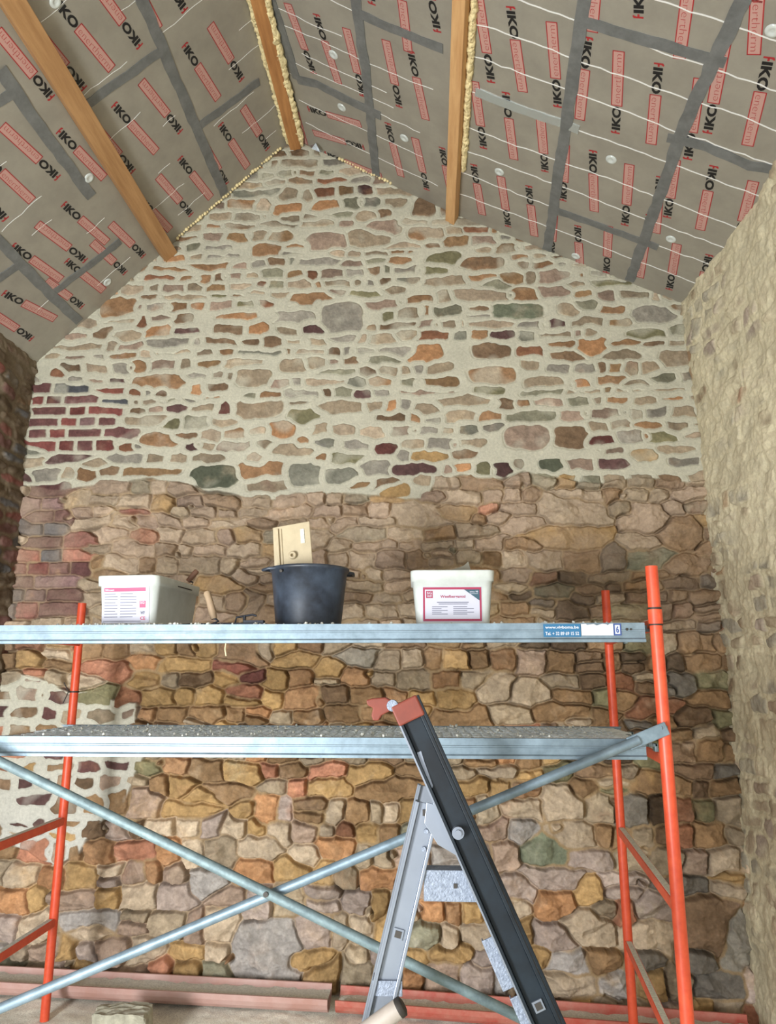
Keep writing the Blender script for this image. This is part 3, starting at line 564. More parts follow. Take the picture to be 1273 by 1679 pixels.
def print_unit(mb, k, a, b):
    P0, u, v, n, L = frame(k)
    A = Vector((a[0], a[1])); B = Vector((b[0], b[1])); full = 0.437
    d = (B - A); ln = d.length; d.normalize()
    e1 = u * d.x + v * d.y; e2 = n.cross(e1).normalized()
    s = ln / full if ln > 0.36 else 1.0
    o = on(k, a, 0.0012)
    def put(pts, faces, m, lift=0.0):
        mb.cur = m
        q = [o + e1 * (p[0] * s) + e2 * p[1] + n * lift for p in pts]
        if (Vector(q[faces[0][1]]) - q[faces[0][0]]).cross(Vector(q[faces[0][2]]) - q[faces[0][1]]).dot(n) < 0: faces = [f[::-1] for f in faces]
        mb.add(q, faces)
    def rect(x0, y0, x1, y1, m, lift=0.0): put([(x0, y0), (x1, y0), (x1, y1), (x0, y1)], [(0, 1, 2, 3)], m, lift)
    w = UNIT_W / 2
    # red mark before the word: small bird-like crown standing on the letter
    rect(0.004, -w * 0.12, 0.018, w * 0.2, 1); rect(0.0, -w * 0.75, 0.008, w * 0.75, 1)
    put([(0.008, w * 0.4), (0.014, w * 0.85), (0.009, w * 0.95), (0.0, w * 0.75)], [(0, 1, 2, 3)], 1, 0.0002)
    V, F = fit_text('IKO', 0.022, -w * 0.80, 0.132, w * 1.6, 0.045); put(V, F, 2)
    x0, x1 = 0.158, 0.437
    rect(x0, -w, x1, w, 3)
    t = 0.0045
    rect(x0, -w, x1, -w + t, 1, 0.0003); rect(x0, w - t, x1, w, 1, 0.0003); rect(x0, -w, x0 + t, w, 1, 0.0003); rect(x1 - t, -w, x1, w, 1, 0.0003)
    V, F = fit_text('enertherm', x0 + 0.016, -w * 0.55, x1 - x0 - 0.032, w * 1.1, -0.02); put(V, F, 1, 0.0003)
def strip(mb, k, pts, w, lift, th=0.0012, jit=0.0, step=0.05):
    P0, u, v, n, L = frame(k)
    P = [Vector(p) for p in pts]; Q = []
    for i in range(len(P) - 1):
        m = max(1, int((P[i + 1] - P[i]).length / step))
        for j in range(m): Q.append(P[i].lerp(P[i + 1], j / m))
    Q.append(P[-1]); vs_ = []; fs = []
    for i, q in enumerate(Q):
        d = (Q[min(i + 1, len(Q) - 1)] - Q[max(i - 1, 0)]).normalized(); nn = Vector((-d.y, d.x))
        c = q + nn * random.uniform(-jit, jit); ww = w / 2 * (1 + random.uniform(-0.08, 0.08) * (1 if jit else 0))
        a = c - nn * ww; b = c + nn * ww; l2 = lift + random.uniform(0, jit * 0.4)
        vs_ += [on(k, a, 0.0004), on(k, a, l2), on(k, b, l2 + random.uniform(0, jit * 0.3)), on(k, b, 0.0004)]
    for i in range(len(Q) - 1):
        for j in range(3): fs.append((i * 4 + j, i * 4 + j + 1, (i + 1) * 4 + j + 1, (i + 1) * 4 + j))
    mb.add(vs_, fs)
CE = {}
for k in 'LUR':
    P0, u, v, n, L = frame(k); mb = MB(); mb.cur = 4
    e = 0.0
    a, b, c_, d = on(k, (-e, YB)), on(k, (L, YB)), on(k, (L, YF)), on(k, (-e, YF))
    up = [p - n * 0.10 for p in (a, b, c_, d)]
    mb.cur = 0; f = [(0, 1, 2, 3)] if (b - a).cross(c_ - b).dot(n) > 0 else [(3, 2, 1, 0)]; mb.add([a, b, c_, d], f)
    mb.cur = 4; q = [a, b, c_, d] + up; mb.add(q, [(4, 5, 6, 7), (0, 1, 5, 4), (1, 2, 6, 5), (2, 3, 7, 6), (3, 0, 4, 7)])
    for A, B in PRINTS[k]: print_unit(mb, k, A, B)
    # the print runs on over the boards nearer the doorway
    yy = 2.02
    while yy > -1.4:
        i = 0; uu = 0.14
        while uu < L - 0.15:
            s_ = 1 if i % 2 else -1; dv = 0.428; du = 0.088
            sg = -1 if k == 'L' else 1
            A = (uu - sg * s_ * du / 2, yy - s_ * dv / 2 + (0.0 if i % 2 else 0.02)); B = (uu + sg * s_ * du / 2, yy + s_ * dv / 2)
            print_unit(mb, k, A, B); uu += 0.165; i += 1
        yy -= 0.58
    # foil creases running down the slope, their glint painted in as near-white
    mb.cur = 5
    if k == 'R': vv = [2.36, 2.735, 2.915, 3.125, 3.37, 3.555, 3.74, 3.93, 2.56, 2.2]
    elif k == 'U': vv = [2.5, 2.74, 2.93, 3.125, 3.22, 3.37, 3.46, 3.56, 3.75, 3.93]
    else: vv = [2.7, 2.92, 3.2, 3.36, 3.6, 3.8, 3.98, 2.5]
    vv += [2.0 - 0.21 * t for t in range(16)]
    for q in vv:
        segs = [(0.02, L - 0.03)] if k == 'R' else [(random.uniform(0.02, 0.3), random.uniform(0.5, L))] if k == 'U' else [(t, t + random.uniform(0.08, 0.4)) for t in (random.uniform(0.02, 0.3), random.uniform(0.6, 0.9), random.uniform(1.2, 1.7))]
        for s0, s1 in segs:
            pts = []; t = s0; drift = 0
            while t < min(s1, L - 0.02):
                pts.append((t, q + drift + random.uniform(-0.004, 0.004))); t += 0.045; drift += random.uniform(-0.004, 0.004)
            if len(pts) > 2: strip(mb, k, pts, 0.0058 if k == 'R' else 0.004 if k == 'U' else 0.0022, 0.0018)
    o = mb.build('ceiling', [M_FOIL, M_RED, M_BLACK, M_PINK, M_BOARD, M_CREASE]); tag(o, kind='structure'); CE[k] = o
    for i, pts in enumerate(TAPES[k]):
        t = MB(); w = 0.058 if len(pts) == 3 and i < 3 else 0.05
        pts = list(pts)
        if len(pts) == 3 and k != 'U' and i < 3 and not (k == 'L' and i == 1) or (k == 'U' and i < 2):
            pts = [(pts[0][0] + (pts[0][0] - pts[-1][0]) * 0.3, 1.2)] + pts
        strip(t, k, pts, w, 0.0035, jit=0.0035)
        if k == 'R' and i == 3:
            t.build('joint_tape', M_SILVER, o)['label'] = 'shiny silver tape strip beside the right purlin'
        else: t.build('joint_tape', M_TAPE, o)
    for A in DISCS[k]:
        t = MB(); P0, u, v, n, L = frame(k); c = on(k, A, 0.0)
        vs_ = []; N = 20
        for r, l in ((0.028, 0.001), (0.026, 0.005), (0.014, 0.007), (0.010, 0.003), (0.004, 0.003)):
            for j in range(N): th = 2 * math.pi * j / N; vs_.append(c + u * math.cos(th) * r + v * math.sin(th) * r + n * l)
        fs = [(i * N + j, i * N + (j + 1) % N, (i + 1) * N + (j + 1) % N, (i + 1) * N + j) for i in range(4) for j in range(N)] + [tuple(range(4 * N, 5 * N))]
        t.add(vs_, fs, True); t.build('fixing_washer', M_DISC, o)
# loose foil flap under the ridge, foam line where the left boards meet the gable
t = MB(); c = Vector((-0.745, 4.10, 4.85))
t.add([c, c + Vector((0.085, -0.0, -0.052)), c + Vector((0.075, -0.03, -0.075)), c + Vector((0.02, -0.035, -0.05)), c + Vector((0.05, -0.06, -0.03))], [(0, 3, 2, 4), (4, 2, 1)])
t.build('foil_flap', M_SILVER, CE['U'])
t = MB()
for i in range(46):
    q = 0.12 + i * 0.02; t.ball(on('L', (q, 4.13 + random.uniform(-0.008, 0.004)), 0.004), random.uniform(0.006, 0.013), 7, rough=0.2)
t.build('foam_seam', M_FOAM, CE['L'])
t = MB()
for i in range(20):
    q = 0.36 + i * 0.02; t.ball(on('U', (q, 4.13 + random.uniform(-0.008, 0.004)), 0.004), random.uniform(0.005, 0.012), 7, rough=0.2)
t.build('foam_seam', M_FOAM, CE['U'])

# ------------------------------------------------------------------ roof timbers
def wood(name, rgb, rgb2): return mat(name, rgb, rough=0.7, rgb2=rgb2, scale=9, stretch=(3.2, 0.28, 3.2), bump=0.15, bscale=40)
M_PINE = wood('planed_pine', (216, 172, 120), (190, 142, 92)); M_PINE3 = wood('shaded_pine', (182, 140, 94), (156, 114, 72)); M_PINE2 = wood('dark_pine', (186, 132, 78), (150, 100, 56))  # left purlin's pine: shade on its face put into a darker colour
def timber(name, label, k, uc, width, below, mats, y1=4.22, cat='beam', vertical=False, bulge=None):
    P0, u, v, n, L = frame(k)
    if vertical: u = Vector((1, 0, 0)); n = Vector((0, 0, -1)); base = Vector((uc, 0, 5.02))
    else: base = P0 + u * uc
    mb = MB(); c = base
    R = Matrix((u, v, u.cross(v))).transposed()
    tk = 0.06 if vertical else -0.002
    a = c - u * width / 2 - n * tk; b = c + u * width / 2 - n * tk
    lo = [a + n * (tk + below), b + n * (tk + below)]
    sec = [a, lo[0], lo[1], b]
    vs_ = [p + Vector((0, YF, 0)) for p in sec] + [p + Vector((0, y1, 0)) for p in sec]
    mb.add(vs_, [(0, 1, 2, 3), (7, 6, 5, 4), (0, 4, 5, 1), (1, 5, 6, 2), (2, 6, 7, 3), (3, 7, 4, 0)])
    o = mb.build(name, mats, bevel=0.003)
    return tag(o, label, cat)
RIDGE = timber('ridge_beam', 'orange pine ridge beam with yellow foam along both sides, at the apex', 'U', -0.845, 0.072, 0.155, M_PINE2, vertical=True)
PR_ = timber('purlin', 'pale pine purlin with foam down its right side, on the right roof slope', 'R', 0.045, 0.062, 0.07, M_PINE)
PL_ = timber('purlin', 'long brown pine purlin crossing the steep left roof slope', 'L', 1.13, 0.095, 0.07, M_PINE3)
def foam(parent, k, uc, w, y0, y1, lift, base=None):
    t = MB(); y = y0
    while y < y1:
        r = w * random.uniform(0.45, 1.0)
        p = (on(k, (uc, y), lift) if base is None else Vector((base[0], y, base[1]))) + Vector((random.uniform(-0.004, 0.004), 0, 0))
        t.ball(p, r, 9, squash=(1, 1.6, 1), rough=0.25); y += w * 0.42
    t.build('foam_bead', M_FOAM, parent)
foam(RIDGE, 'U', 0, 0.021, 1.3, 4.12, 0.0, (-0.888, 4.895)); foam(RIDGE, 'U', 0, 0.024, 1.3, 4.12, 0.0, (-0.800, 4.885))
foam(PR_, 'R', 0.092, 0.019, 1.2, 3.70, 0.012)
# ------------------------------------------------------------------ scaffold
M_ORANGE = mat('orange_enamel', (222, 88, 54), rough=0.42, var=0.10, scale=26, rgb2=(204, 72, 44), spec=0.5)
M_GALV = mat('galvanised_steel', (134, 152, 164), rough=0.5, metal=0.4, rgb2=(106, 122, 132), scale=14, bump=0.12, bscale=90)
M_GALV2 = mat('weathered_galvanised', (128, 146, 148), rough=0.6, metal=0.35, rgb2=(100, 116, 120), scale=22, bump=0.3, bscale=120)
M_DECK = mat('dusty_deck', (232, 236, 236), rough=0.7, metal=0.0, rgb2=(178, 184, 186), scale=30, bump=0.5, bscale=130)
M_DKSTEEL = mat('dark_steel', (62, 58, 54), rough=0.6, metal=0.5)
M_DUST = mat('mortar_dust', (206, 206, 196), rough=0.95, var=0.2, scale=90, bump=0.6, bscale=180)
M_WHITE = mat('white_plastic', (196, 200, 196), rough=0.45, rgb2=(182, 186, 180), scale=16)
M_LABELW = mat('label_white', (186, 186, 198), rough=0.5); M_CRIMSON = mat('label_crimson', (150, 40, 72), rough=0.5)
M_PINKR = mat('label_pink', (190, 62, 100), rough=0.5); M_TEAL = mat('label_teal', (44, 78, 92), rough=0.5); M_INK = mat('label_ink', (96, 98, 114), rough=0.6)
M_BLUE = mat('sticker_blue', (38, 106, 148), rough=0.4); M_NAVY = mat('sticker_navy', (54, 78, 140), rough=0.4); M_STW = mat('sticker_white', (208, 212, 220), rough=0.45)

TR = 0.0205
def post(mb, x, y, z0, z1): mb.tube([(x, y, z0), (x, y, z1)], TR, 20)
def make_frame(nx, fx, label, zr, ztop_n, ztop_f, z_near0=0.0, nz=None):
    """near post at (nx, 2.54), far post at (fx, 3.72)"""
    root = empty('scaffold_trestle', ((nx + fx) / 2, 3.13, 0), 0, label, 'scaffold')
    off = Vector(root.location)
    def B(mb, name, m, bevel=0):
        mb.v = [tuple(Vector(p) - off) for p in mb.v]; return mb.build(name, m, root, bevel)
    m = MB(); post(m, nx, 2.54, floor_z(nx) + 0.004, ztop_n); o1 = B(m, 'post', M_ORANGE)
    m = MB(); post(m, fx, 3.72, floor_z(fx) - 0.002, ztop_f); o2 = B(m, 'post', M_ORANGE)
    for z in zr:
        a = Vector((fx, 3.72, z)); b = Vector((nx, 2.54, z)); d = (b - a).normalized()
        m = MB(); m.bar(a + d * 0.012, b - d * 0.012, 0.030, 0.036); r = B(m, 'rung', M_ORANGE, 0.004)
        m = MB(); m.bar(a + d * 0.03 + Vector((0, 0, 0.0185)), b - d * 0.03 + Vector((0, 0, 0.0185)), 0.022, 0.002)
        dd = B(m, 'mortar_dust', M_DUST); dd.parent = r; dd.matrix_parent_inverse = Matrix(); dd['kind'] = 'stuff'
    for x, y in ((nx, 2.54),):
        m = MB(); m.box((x, y, floor_z(nx) + 0.004), (0.1, 0.1, 0.008)); B(m, 'base_plate', M_GALV2)
    return root, B
fr, B = make_frame(0.752, 0.868, 'orange tubular scaffold end frame at the right, near the right wall', [0.325, 0.80, 1.235, 1.668], 1.862, 1.915)
m = MB(); m.tube([(0.752, 2.54, 1.668), (0.752, 2.54, 1.715)], 0.0235, 20); B(m, 'collar', M_ORANGE)
m = MB(); m.tube([(0.752, 2.54, 1.716), (0.752, 2.54, 1.722)], 0.0225, 20); B(m, 'joint_ring', M_DKSTEEL)
m = MB(); m.tube([(0.752, 2.54, 1.662), (0.752, 2.54, 1.667)], 0.0225, 20); B(m, 'joint_ring', M_DKSTEEL)
m = MB(); m.tube([(0.752, 2.525, 1.335), (0.728, 2.505, 1.335)], 0.009, 10); B(m, 'brace_pin', M_GALV)
fl, B = make_frame(-1.79, -1.795, 'orange tubular scaffold end frame at the left, near the brick corner', [0.371, 0.816, 1.235, 1.668], 1.862, 1.868)
m = MB(); m.tube([(-1.795, 3.72, 1.42), (-1.795, 3.72, 1.428)], 0.024, 16); m.tube([(-1.815, 3.70, 1.424), (-1.835, 3.685, 1.47)], 0.003, 6); m.tube([(-1.815, 3.70, 1.424), (-1.832, 3.69, 1.37)], 0.0025, 6); B(m, 'wire_tie', M_DKSTEEL)
m = MB(); m.tube([(-1.79, 2.525, 1.385), (-1.766, 2.505, 1.385)], 0.009, 10); B(m, 'brace_pin', M_GALV)

def brace(label, a, b, m_):
    a = Vector(a); b = Vector(b); d = (b - a).normalized(); root = empty('cross_brace', (a + b) / 2, 0, label, 'scaffold brace', None); off = (a + b) / 2
    m = MB(); m.tube([a + d * 0.10 - off, b - d * 0.10 - off], 0.0155, 18); m.build('tube', m_, root)
    for p, s in ((a, 1), (b, -1)):
        m = MB(); q = p + d * s * 0.06 - off; m.bar(q - d * 0.075, q + d * 0.06, 0.006, 0.042, up=(0, 0, 1)); m.build('flattened_end', m_, root, 0.004)
    return root
BR_A = brace('grey steel diagonal brace falling to the right, in front where the two cross', (-1.79, 2.468, 1.38), (0.752, 2.468, 0.30), M_GALV2)
BR_B = brace('pale steel diagonal brace rising to the right, behind where the two cross', (-1.79, 2.505, 0.313), (0.752, 2.505, 1.335), M_GALV)
m = MB(); m.tube([(0, -0.02, 0), (0, 0.02, 0)], 0.008, 12); m.build('pivot_bolt', M_DKSTEEL, BR_A, loc=(0, 0, 0))

def platform(label, x0, x1, ztop, y0, y1, lip, railx=None, skew=(0, 0), shallow=False):
    root = empty('scaffold_platform', ((x0 + x1) / 2, (y0 + y1) / 2, ztop - 0.06), 0, label, 'scaffold platform'); off = Vector(root.location)
    def B(mb, name, mt, bevel=0):
        mb.v = [tuple(Vector(p) - off) for p in mb.v]; return mb.build(name, mt, root, bevel)
    a0 = railx if railx is not None else x0
    # C-shaped side rails with a small lip at the bottom
    for y, s in ((y0, 1), (y1, -1)):
        xa = a0 if s == 1 else x0 + skew[0]; xb = x1 if s == 1 else x1 + skew[1]
        prof = [(0, 0), (0.022, 0), (0.022, -0.004), (0.006, -0.004), (0.006, -0.050), (0.0, -0.054), (0.0, -0.060), (0.024, -0.060), (0.024, -0.064), (-0.006, -0.064), (-0.006, -0.055), (0, -0.050), (0, -0.030), (-0.0015, -0.028), (-0.0015, -0.024), (0, -0.022)]
        hs = 0.5 if (shallow and s == -1) else 1.0
        m = MB(); m.prism([(p[0] * s, p[1] * hs) for p in prof], (xb - xa), (xa, y, ztop), (0, 1, 0), (0, 0, 1))
        if s == -1:
            m.f = [f[::-1] for f in m.f]
        B(m, 'side_rail', M_GALV, 0.0)
    # deck: ribbed sheet with rows of pressed treads
    m = MB(); zt = ztop - 0.004; nstrip = 2; wdt = (y1 - y0 - 0.02)
    yy = y0 + 0.008
    for sidx in range(nstrip):
        ya = yy + sidx * (wdt / nstrip); yb = ya + wdt / nstrip - 0.012
        prof = []
        nr = 7
        for j in range(nr):
            u0 = ya + (yb - ya) * j / nr; u1 = ya + (yb - ya) * (j + 1) / nr; q = (u1 - u0)
            prof += [(u0, zt - 0.004), (u0 + q * 0.1, zt), (u0 + q * 0.6, zt), (u0 + q * 0.7, zt - 0.004)]
        low = [(p[0], p[1] - 0.003) for p in reversed(prof)]
        k0 = (ya - y0) / (y1 - y0)
        xs0 = x0 + skew[0] * k0; xs1 = x1 + skew[1] * k0
        pr = prof + low
        m.prism([(p[0], p[1]) for p in pr], xs1 - xs0, (xs0, 0, 0), (0, 1, 0), (0, 0, 1))
        for j in range(nr):
            u0 = ya + (yb - ya) * j / nr; q = (yb - ya) / nr
            x = xs0 + 0.03; t = 0
            while x < xs1 - 0.05:
                sl = 0.010 if (j % 2) else -0.010
                c = Vector((x, u0 + q * 0.35, zt + 0.0015))
                m.bar(c + Vector((-sl, -q * 0.22, 0)), c + Vector((sl, q * 0.22, 0)), 0.009, 0.0035)
                x += 0.034
    B(m, 'deck', M_DECK)
    for y in (y0 + 0.05, y1 - 0.05):
        k0 = (y - y0) / (y1 - y0)
        xe = x1 + skew[1] * k0
        m = MB(); m.box((xe + 0.012, y, ztop - 0.022), (0.06, 0.03, 0.010)); m.box((xe + 0.038, y, ztop - 0.030), (0.010, 0.03, 0.026)); B(m, 'hook', M_GALV2, 0.002)
    m = MB()
    for x in (x1 - 0.015, ): m.box((x + skew[1] / 2, (y0 + y1) / 2, ztop - 0.016), (0.012, (y1 - y0) - 0.06, 0.018))
    for i in range(8):
        x = x0 + 0.25 + i * (x1 - x0 - 0.4) / 7; m.box((x, (y0 + y1) / 2, ztop - 0.017), (0.03, (y1 - y0) - 0.03, 0.012))
    B(m, 'cross_member', M_GALV2)
    return root, B
up_, BU = platform('upper galvanised steel scaffold platform carrying the tubs and bucket', -1.755, 0.715, 1.672, 2.54, 3.18, True, skew=(0, 0.05), shallow=True)
lo_, BL = platform('lower ribbed steel scaffold platform, dusty and empty, behind the ladder top', -1.475, 0.690, 1.298, 2.54, 3.18, True, railx=-1.755, skew=(-0.09, 0.075))
# stickers on the front edge of the upper platform
YS = 2.5383
def flat(mb, x0, z0, x1, z1, y, mi):
    mb.cur = mi; mb.add([(x0, y, z0), (x1, y, z0), (x1, y, z1), (x0, y, z1)], [(0, 1, 2, 3)])
def words(mb, s, x0, z0, w, h, y, mi, bold=0.0):
    V, F = fit_text(s, x0, z0, w, h, bold); mb.cur = mi; mb.add([(a, y, b) for a, b in V], F)
m = MB(); flat(m, 0.378, 1.626, 0.502, 1.668, 2.5366, 0); words(m, 'www.vlgboma.be', 0.384, 1.650, 0.112, 0.0125, 2.5360, 1, 0.02); words(m, 'Tel. + 32 89 69 15 52', 0.384, 1.631, 0.112, 0.0115, 2.5360, 1, 0.02)
m.cur = 1; BU(m, 'sticker', [M_BLUE, M_STW])['label'] = 'blue sticker with white web address and phone number'
m = MB(); m.cur = 0
top = [(0.504, 1.668), (0.520, 1.669), (0.524, 1.665), (0.532, 1.666), (0.546, 1.668), (0.556, 1.663), (0.575, 1.669), (0.588, 1.667), (0.592, 1.664), (0.60, 1.669), (0.610, 1.669)]
m.add([(x, 2.5366, z) for x, z in [(0.504, 1.630), (0.610, 1.630)]] + [(x, 2.5366, z) for x, z in top[::-1]], [tuple(range(13))])
BU(m, 'sticker', [M_STW])['label'] = 'torn white sticker'
m = MB(); flat(m, 0.611, 1.630, 0.636, 1.669, 2.5366, 0); flat(m, 0.6155, 1.6345, 0.6315, 1.6645, 2.5362, 1); words(m, '6', 0.6185, 1.638, 0.010, 0.023, 2.5358, 0, 0.04)
BU(m, 'sticker', [M_NAVY, M_STW])['label'] = 'small blue and white sticker with the number 6'
m = MB(); m.tube([(0.655, 2.540, 1.650), (0.655, 2.536, 1.650)], 0.0045, 10); m.tube([(0.668, 2.540, 1.650), (0.668, 2.536, 1.650)], 0.0035, 10); BU(m, 'rivet', M_DKSTEEL)
m = MB(); m.tube([(-0.722, 2.60, 1.612), (-0.724, 2.60, 1.59), (-0.719, 2.60, 1.566)], 0.0028, 6); BU(m, 'hanging_splinter', mat('bare_wood', (212, 190, 150), rough=0.8))
# crumbs of mortar lying along the front of the upper platform
m = MB()
for i in range(170):
    x = random.gauss(-1.0, 0.16) if i < 120 else random.uniform(-1.3, 0.65); r = random.uniform(0.002, 0.007)
    m.ball((x, random.uniform(2.548, 2.60) , 1.6705 + r * 0.6), r, 6, rough=0.3)
tag(m.build('mortar_crumbs', M_DUST), 'grey crumbs of dried mortar scattered on the upper platform edge', 'mortar crumbs', kind='stuff')
m = MB()
for i in range(200):
    r = random.uniform(0.002, 0.006); m.ball((random.uniform(-1.45, 0.64), random.uniform(2.55, 3.12), 1.2985 + r), r, 6, rough=0.3)
tag(m.build('mortar_crumbs', M_DUST), 'grey grit scattered over the lower ribbed platform', 'mortar crumbs', kind='stuff')

# ------------------------------------------------------------------ tubs, bucket and tools on the upper platform
ZT = 1.6755
def rrect(w, d, r, n=6):
    P = []
    for cx_, cy_, a0 in ((w / 2 - r, d / 2 - r, 0), (-w / 2 + r, d / 2 - r, 90), (-w / 2 + r, -d / 2 + r, 180), (w / 2 - r, -d / 2 + r, 270)):
        for i in range(n + 1):
            t = math.radians(a0 + 90 * i / n); P.append((cx_ + r * math.cos(t), cy_ + r * math.sin(t)))
    return P
def tub(loc, rz, w, d, h, label, taper=0.90):
    root = empty('plastic_tub', loc, rz, label, 'tub')
    rings = [(taper, 0.0), (taper, 0.003), (0.985, h * 0.80), (1.03, h * 0.80 + 0.001), (1.045, h * 0.98), (1.04, h), (0.985, h), (0.975, h * 0.97), (taper * 0.97, 0.006)]
    vs_ = []; N = None
    for s, z in rings:
        P_ = rrect(w * s, d * s, 0.028 * s); N = len(P_); vs_ += [(x, y, z) for x, y in P_]
    fs = [(i * N + k, i * N + (k + 1) % N, (i + 1) * N + (k + 1) % N, (i + 1) * N + k) for i in range(len(rings) - 1) for k in range(N)]
    m = MB(); m.add(vs_, fs, True); m.add(vs_[:N], [tuple(range(N - 1, -1, -1))]); m.add(vs_[-N:], [tuple(range(N))])
    m.build('tub_body', M_WHITE, root)
    return root
def face_y(w, d, h, z, taper=0.90):           # front face of the tub at height z
    s = taper + (0.985 - taper) * min(1, z / (h * 0.8)); return -d * s / 2
def label_mesh(d, h, items, mats, root, lean_taper=0.90, lab=None):
    m = MB()
    def Y(z, lift): return face_y(0, d, h, z, lean_taper) - lift
    for it in items:
        if it[0] == 'r':
            _, x0, z0, x1, z1, mi, l = it; m.cur = mi; m.add([(x0, Y(z0, l), z0), (x1, Y(z0, l), z0), (x1, Y(z1, l), z1), (x0, Y(z1, l), z1)], [(0, 1, 2, 3)])
        elif it[0] == 'p':
            _, pts, mi, l = it; m.cur = mi; m.add([(x, Y(z, l), z) for x, z in pts], [tuple(range(len(pts)))])
        else:
            _, s, x0, z0, w_, h_, mi, l = it; V, F = fit_text(s, x0, z0, w_, h_, 0.02); m.cur = mi; m.add([(a, Y(b, l), b) for a, b in V], F)
    o = m.build('paper_label', mats, root)
    if lab: o['label'] = lab
    return o
# left tub
LW, LD, LH = 0.235, 0.40, 0.187
tl = tub((-1.105, 2.865, ZT), math.radians(-5), LW, LD, LH, 'long white plastic tub at the left, with a pink-striped label')
it = [('r', -0.098, 0.012, 0.088, 0.148, 0, 0.0015), ('r', -0.090, 0.128, 0.074, 0.142, 1, 0.0022), ('r', -0.092, 0.019, 0.056, 0.021, 4, 0.0022),
      ('t', 'Silicaat', -0.086, 0.131, 0.036, 0.007, 0, 0.0028), ('r', 0.050, 0.068, 0.074, 0.094, 1, 0.0022), ('t', 'SG', 0.053, 0.082, 0.017, 0.010, 0, 0.0028), ('t', 'CE', 0.054, 0.024, 0.020, 0.012, 1, 0.0028), ('t', 'WF', 0.054, 0.044, 0.018, 0.012, 3, 0.0028)]
for i in range(9):
    z = 0.118 - i * 0.0105; it.append(('r', -0.088, z, -0.088 + (0.052 if i % 3 else 0.044), z + 0.0026, 3, 0.0022)); it.append(('r', -0.026, z, -0.026 + (0.064 if i % 4 else 0.05), z + 0.0026, 3, 0.0022))
label_mesh(LD, LH, it, [M_LABELW, M_PINKR, M_TEAL, M_INK, M_INK], tl, lab='white label with a pink stripe and fine print')
m = MB(); m.tube([(0.004 + 0.12, -0.03, 0.165), (0.125, 0.10, 0.165)], 0.0022, 6); m.build('wire_handle', M_DKSTEEL, tl)
# right tub
RW, RD, RH = 0.292, 0.22, 0.197
tr = tub((0.078, 2.775, ZT), math.radians(1.5), RW, RD, RH, 'white plastic tub at the right, with a crimson-framed label')
it = [('r', -0.110, 0.012, 0.104, 0.137, 0, 0.0012), ('r', -0.108, 0.014, 0.102, 0.135, 1, 0.0018), ('r', -0.101, 0.022, 0.095, 0.127, 0, 0.0024),
      ('p', [(0.040, 0.127), (0.095, 0.087), (0.095, 0.127)], 2, 0.0030), ('r', -0.097, 0.096, -0.073, 0.122, 1, 0.0030),
      ('t', 'SG', -0.094, 0.110, 0.018, 0.009, 0, 0.0036), ('t', 'WF', -0.094, 0.099, 0.018, 0.008, 0, 0.0036),
      ('t', 'Weefbergamid', -0.046, 0.094, 0.090, 0.013, 1, 0.0032), ('t', 'anno 98', 0.060, 0.116, 0.030, 0.006, 0, 0.0036), ('r', 0.060, 0.111, 0.090, 0.1125, 0, 0.0036)]
for i in range(2): it.append(('r', -0.058 + i * 0.006, 0.080 - i * 0.006, 0.056 - i * 0.004, 0.0825 - i * 0.006, 3, 0.003))
for i in range(5):
    z = 0.064 - i * 0.0065; it.append(('r', -0.076, z, -0.042 if i % 2 else -0.020, z + 0.0024, 3, 0.003)); it.append(('r', 0.000, z, 0.074 if i % 2 else 0.050, z + 0.0024, 3, 0.003))
label_mesh(RD, RH, it, [M_LABELW, M_CRIMSON, M_TEAL, M_INK], tr, lab='white label in a crimson frame with a teal corner')
# grey board corner standing in the right tub
m = MB(); m.prism([(-0.115, -0.12), (0.045, -0.12), (0.042, 0.002), (0.030, 0.052), (0.012, 0.036), (-0.045, 0.016), (-0.075, 0.0)], 0.012, (0.115, 2.80, ZT + 0.195), (1, 0, 0), (0, 0.06, 0.998))
tag(m.build('board_offcut', mat('grey_board', (136, 132, 118), rough=0.8, var=0.15, scale=25)), 'grey triangular board offcut sticking up out of the right tub', 'board offcut')
# bucket
M_RUBBER = mat('black_rubber', (34, 38, 46), rough=0.45, rgb2=(66, 76, 90), scale=9, spec=0.6)
bk = empty('mortar_bucket', (-0.478, 2.885, ZT), 0, 'black rubber mortar bucket standing between the two white tubs', 'bucket')
m = MB(); m.lathe([(0.001, 0), (0.118, 0), (0.124, 0.004), (0.128, 0.02), (0.149, 0.222), (0.157, 0.224), (0.158, 0.236), (0.150, 0.238), (0.145, 0.234), (0.122, 0.012), (0.001, 0.010)], n=48)
m.build('bucket_body', M_RUBBER, bk)
for s in (-1, 1):
    m = MB(); m.tube([(s * 0.150, -0.035, 0.228), (s * 0.176, -0.028, 0.226), (s * 0.190, 0.0, 0.222), (s * 0.176, 0.028, 0.226), (s * 0.150, 0.035, 0.228)], 0.006, 8); m.build('handle', M_RUBBER, bk).rotation_euler = (0, 0, 0.5)
m = MB(); m.tube([(-0.085, -0.122, 0.216), (-0.088, -0.134, 0.212)], 0.006, 8); m.build('knob', M_DKSTEEL, bk)
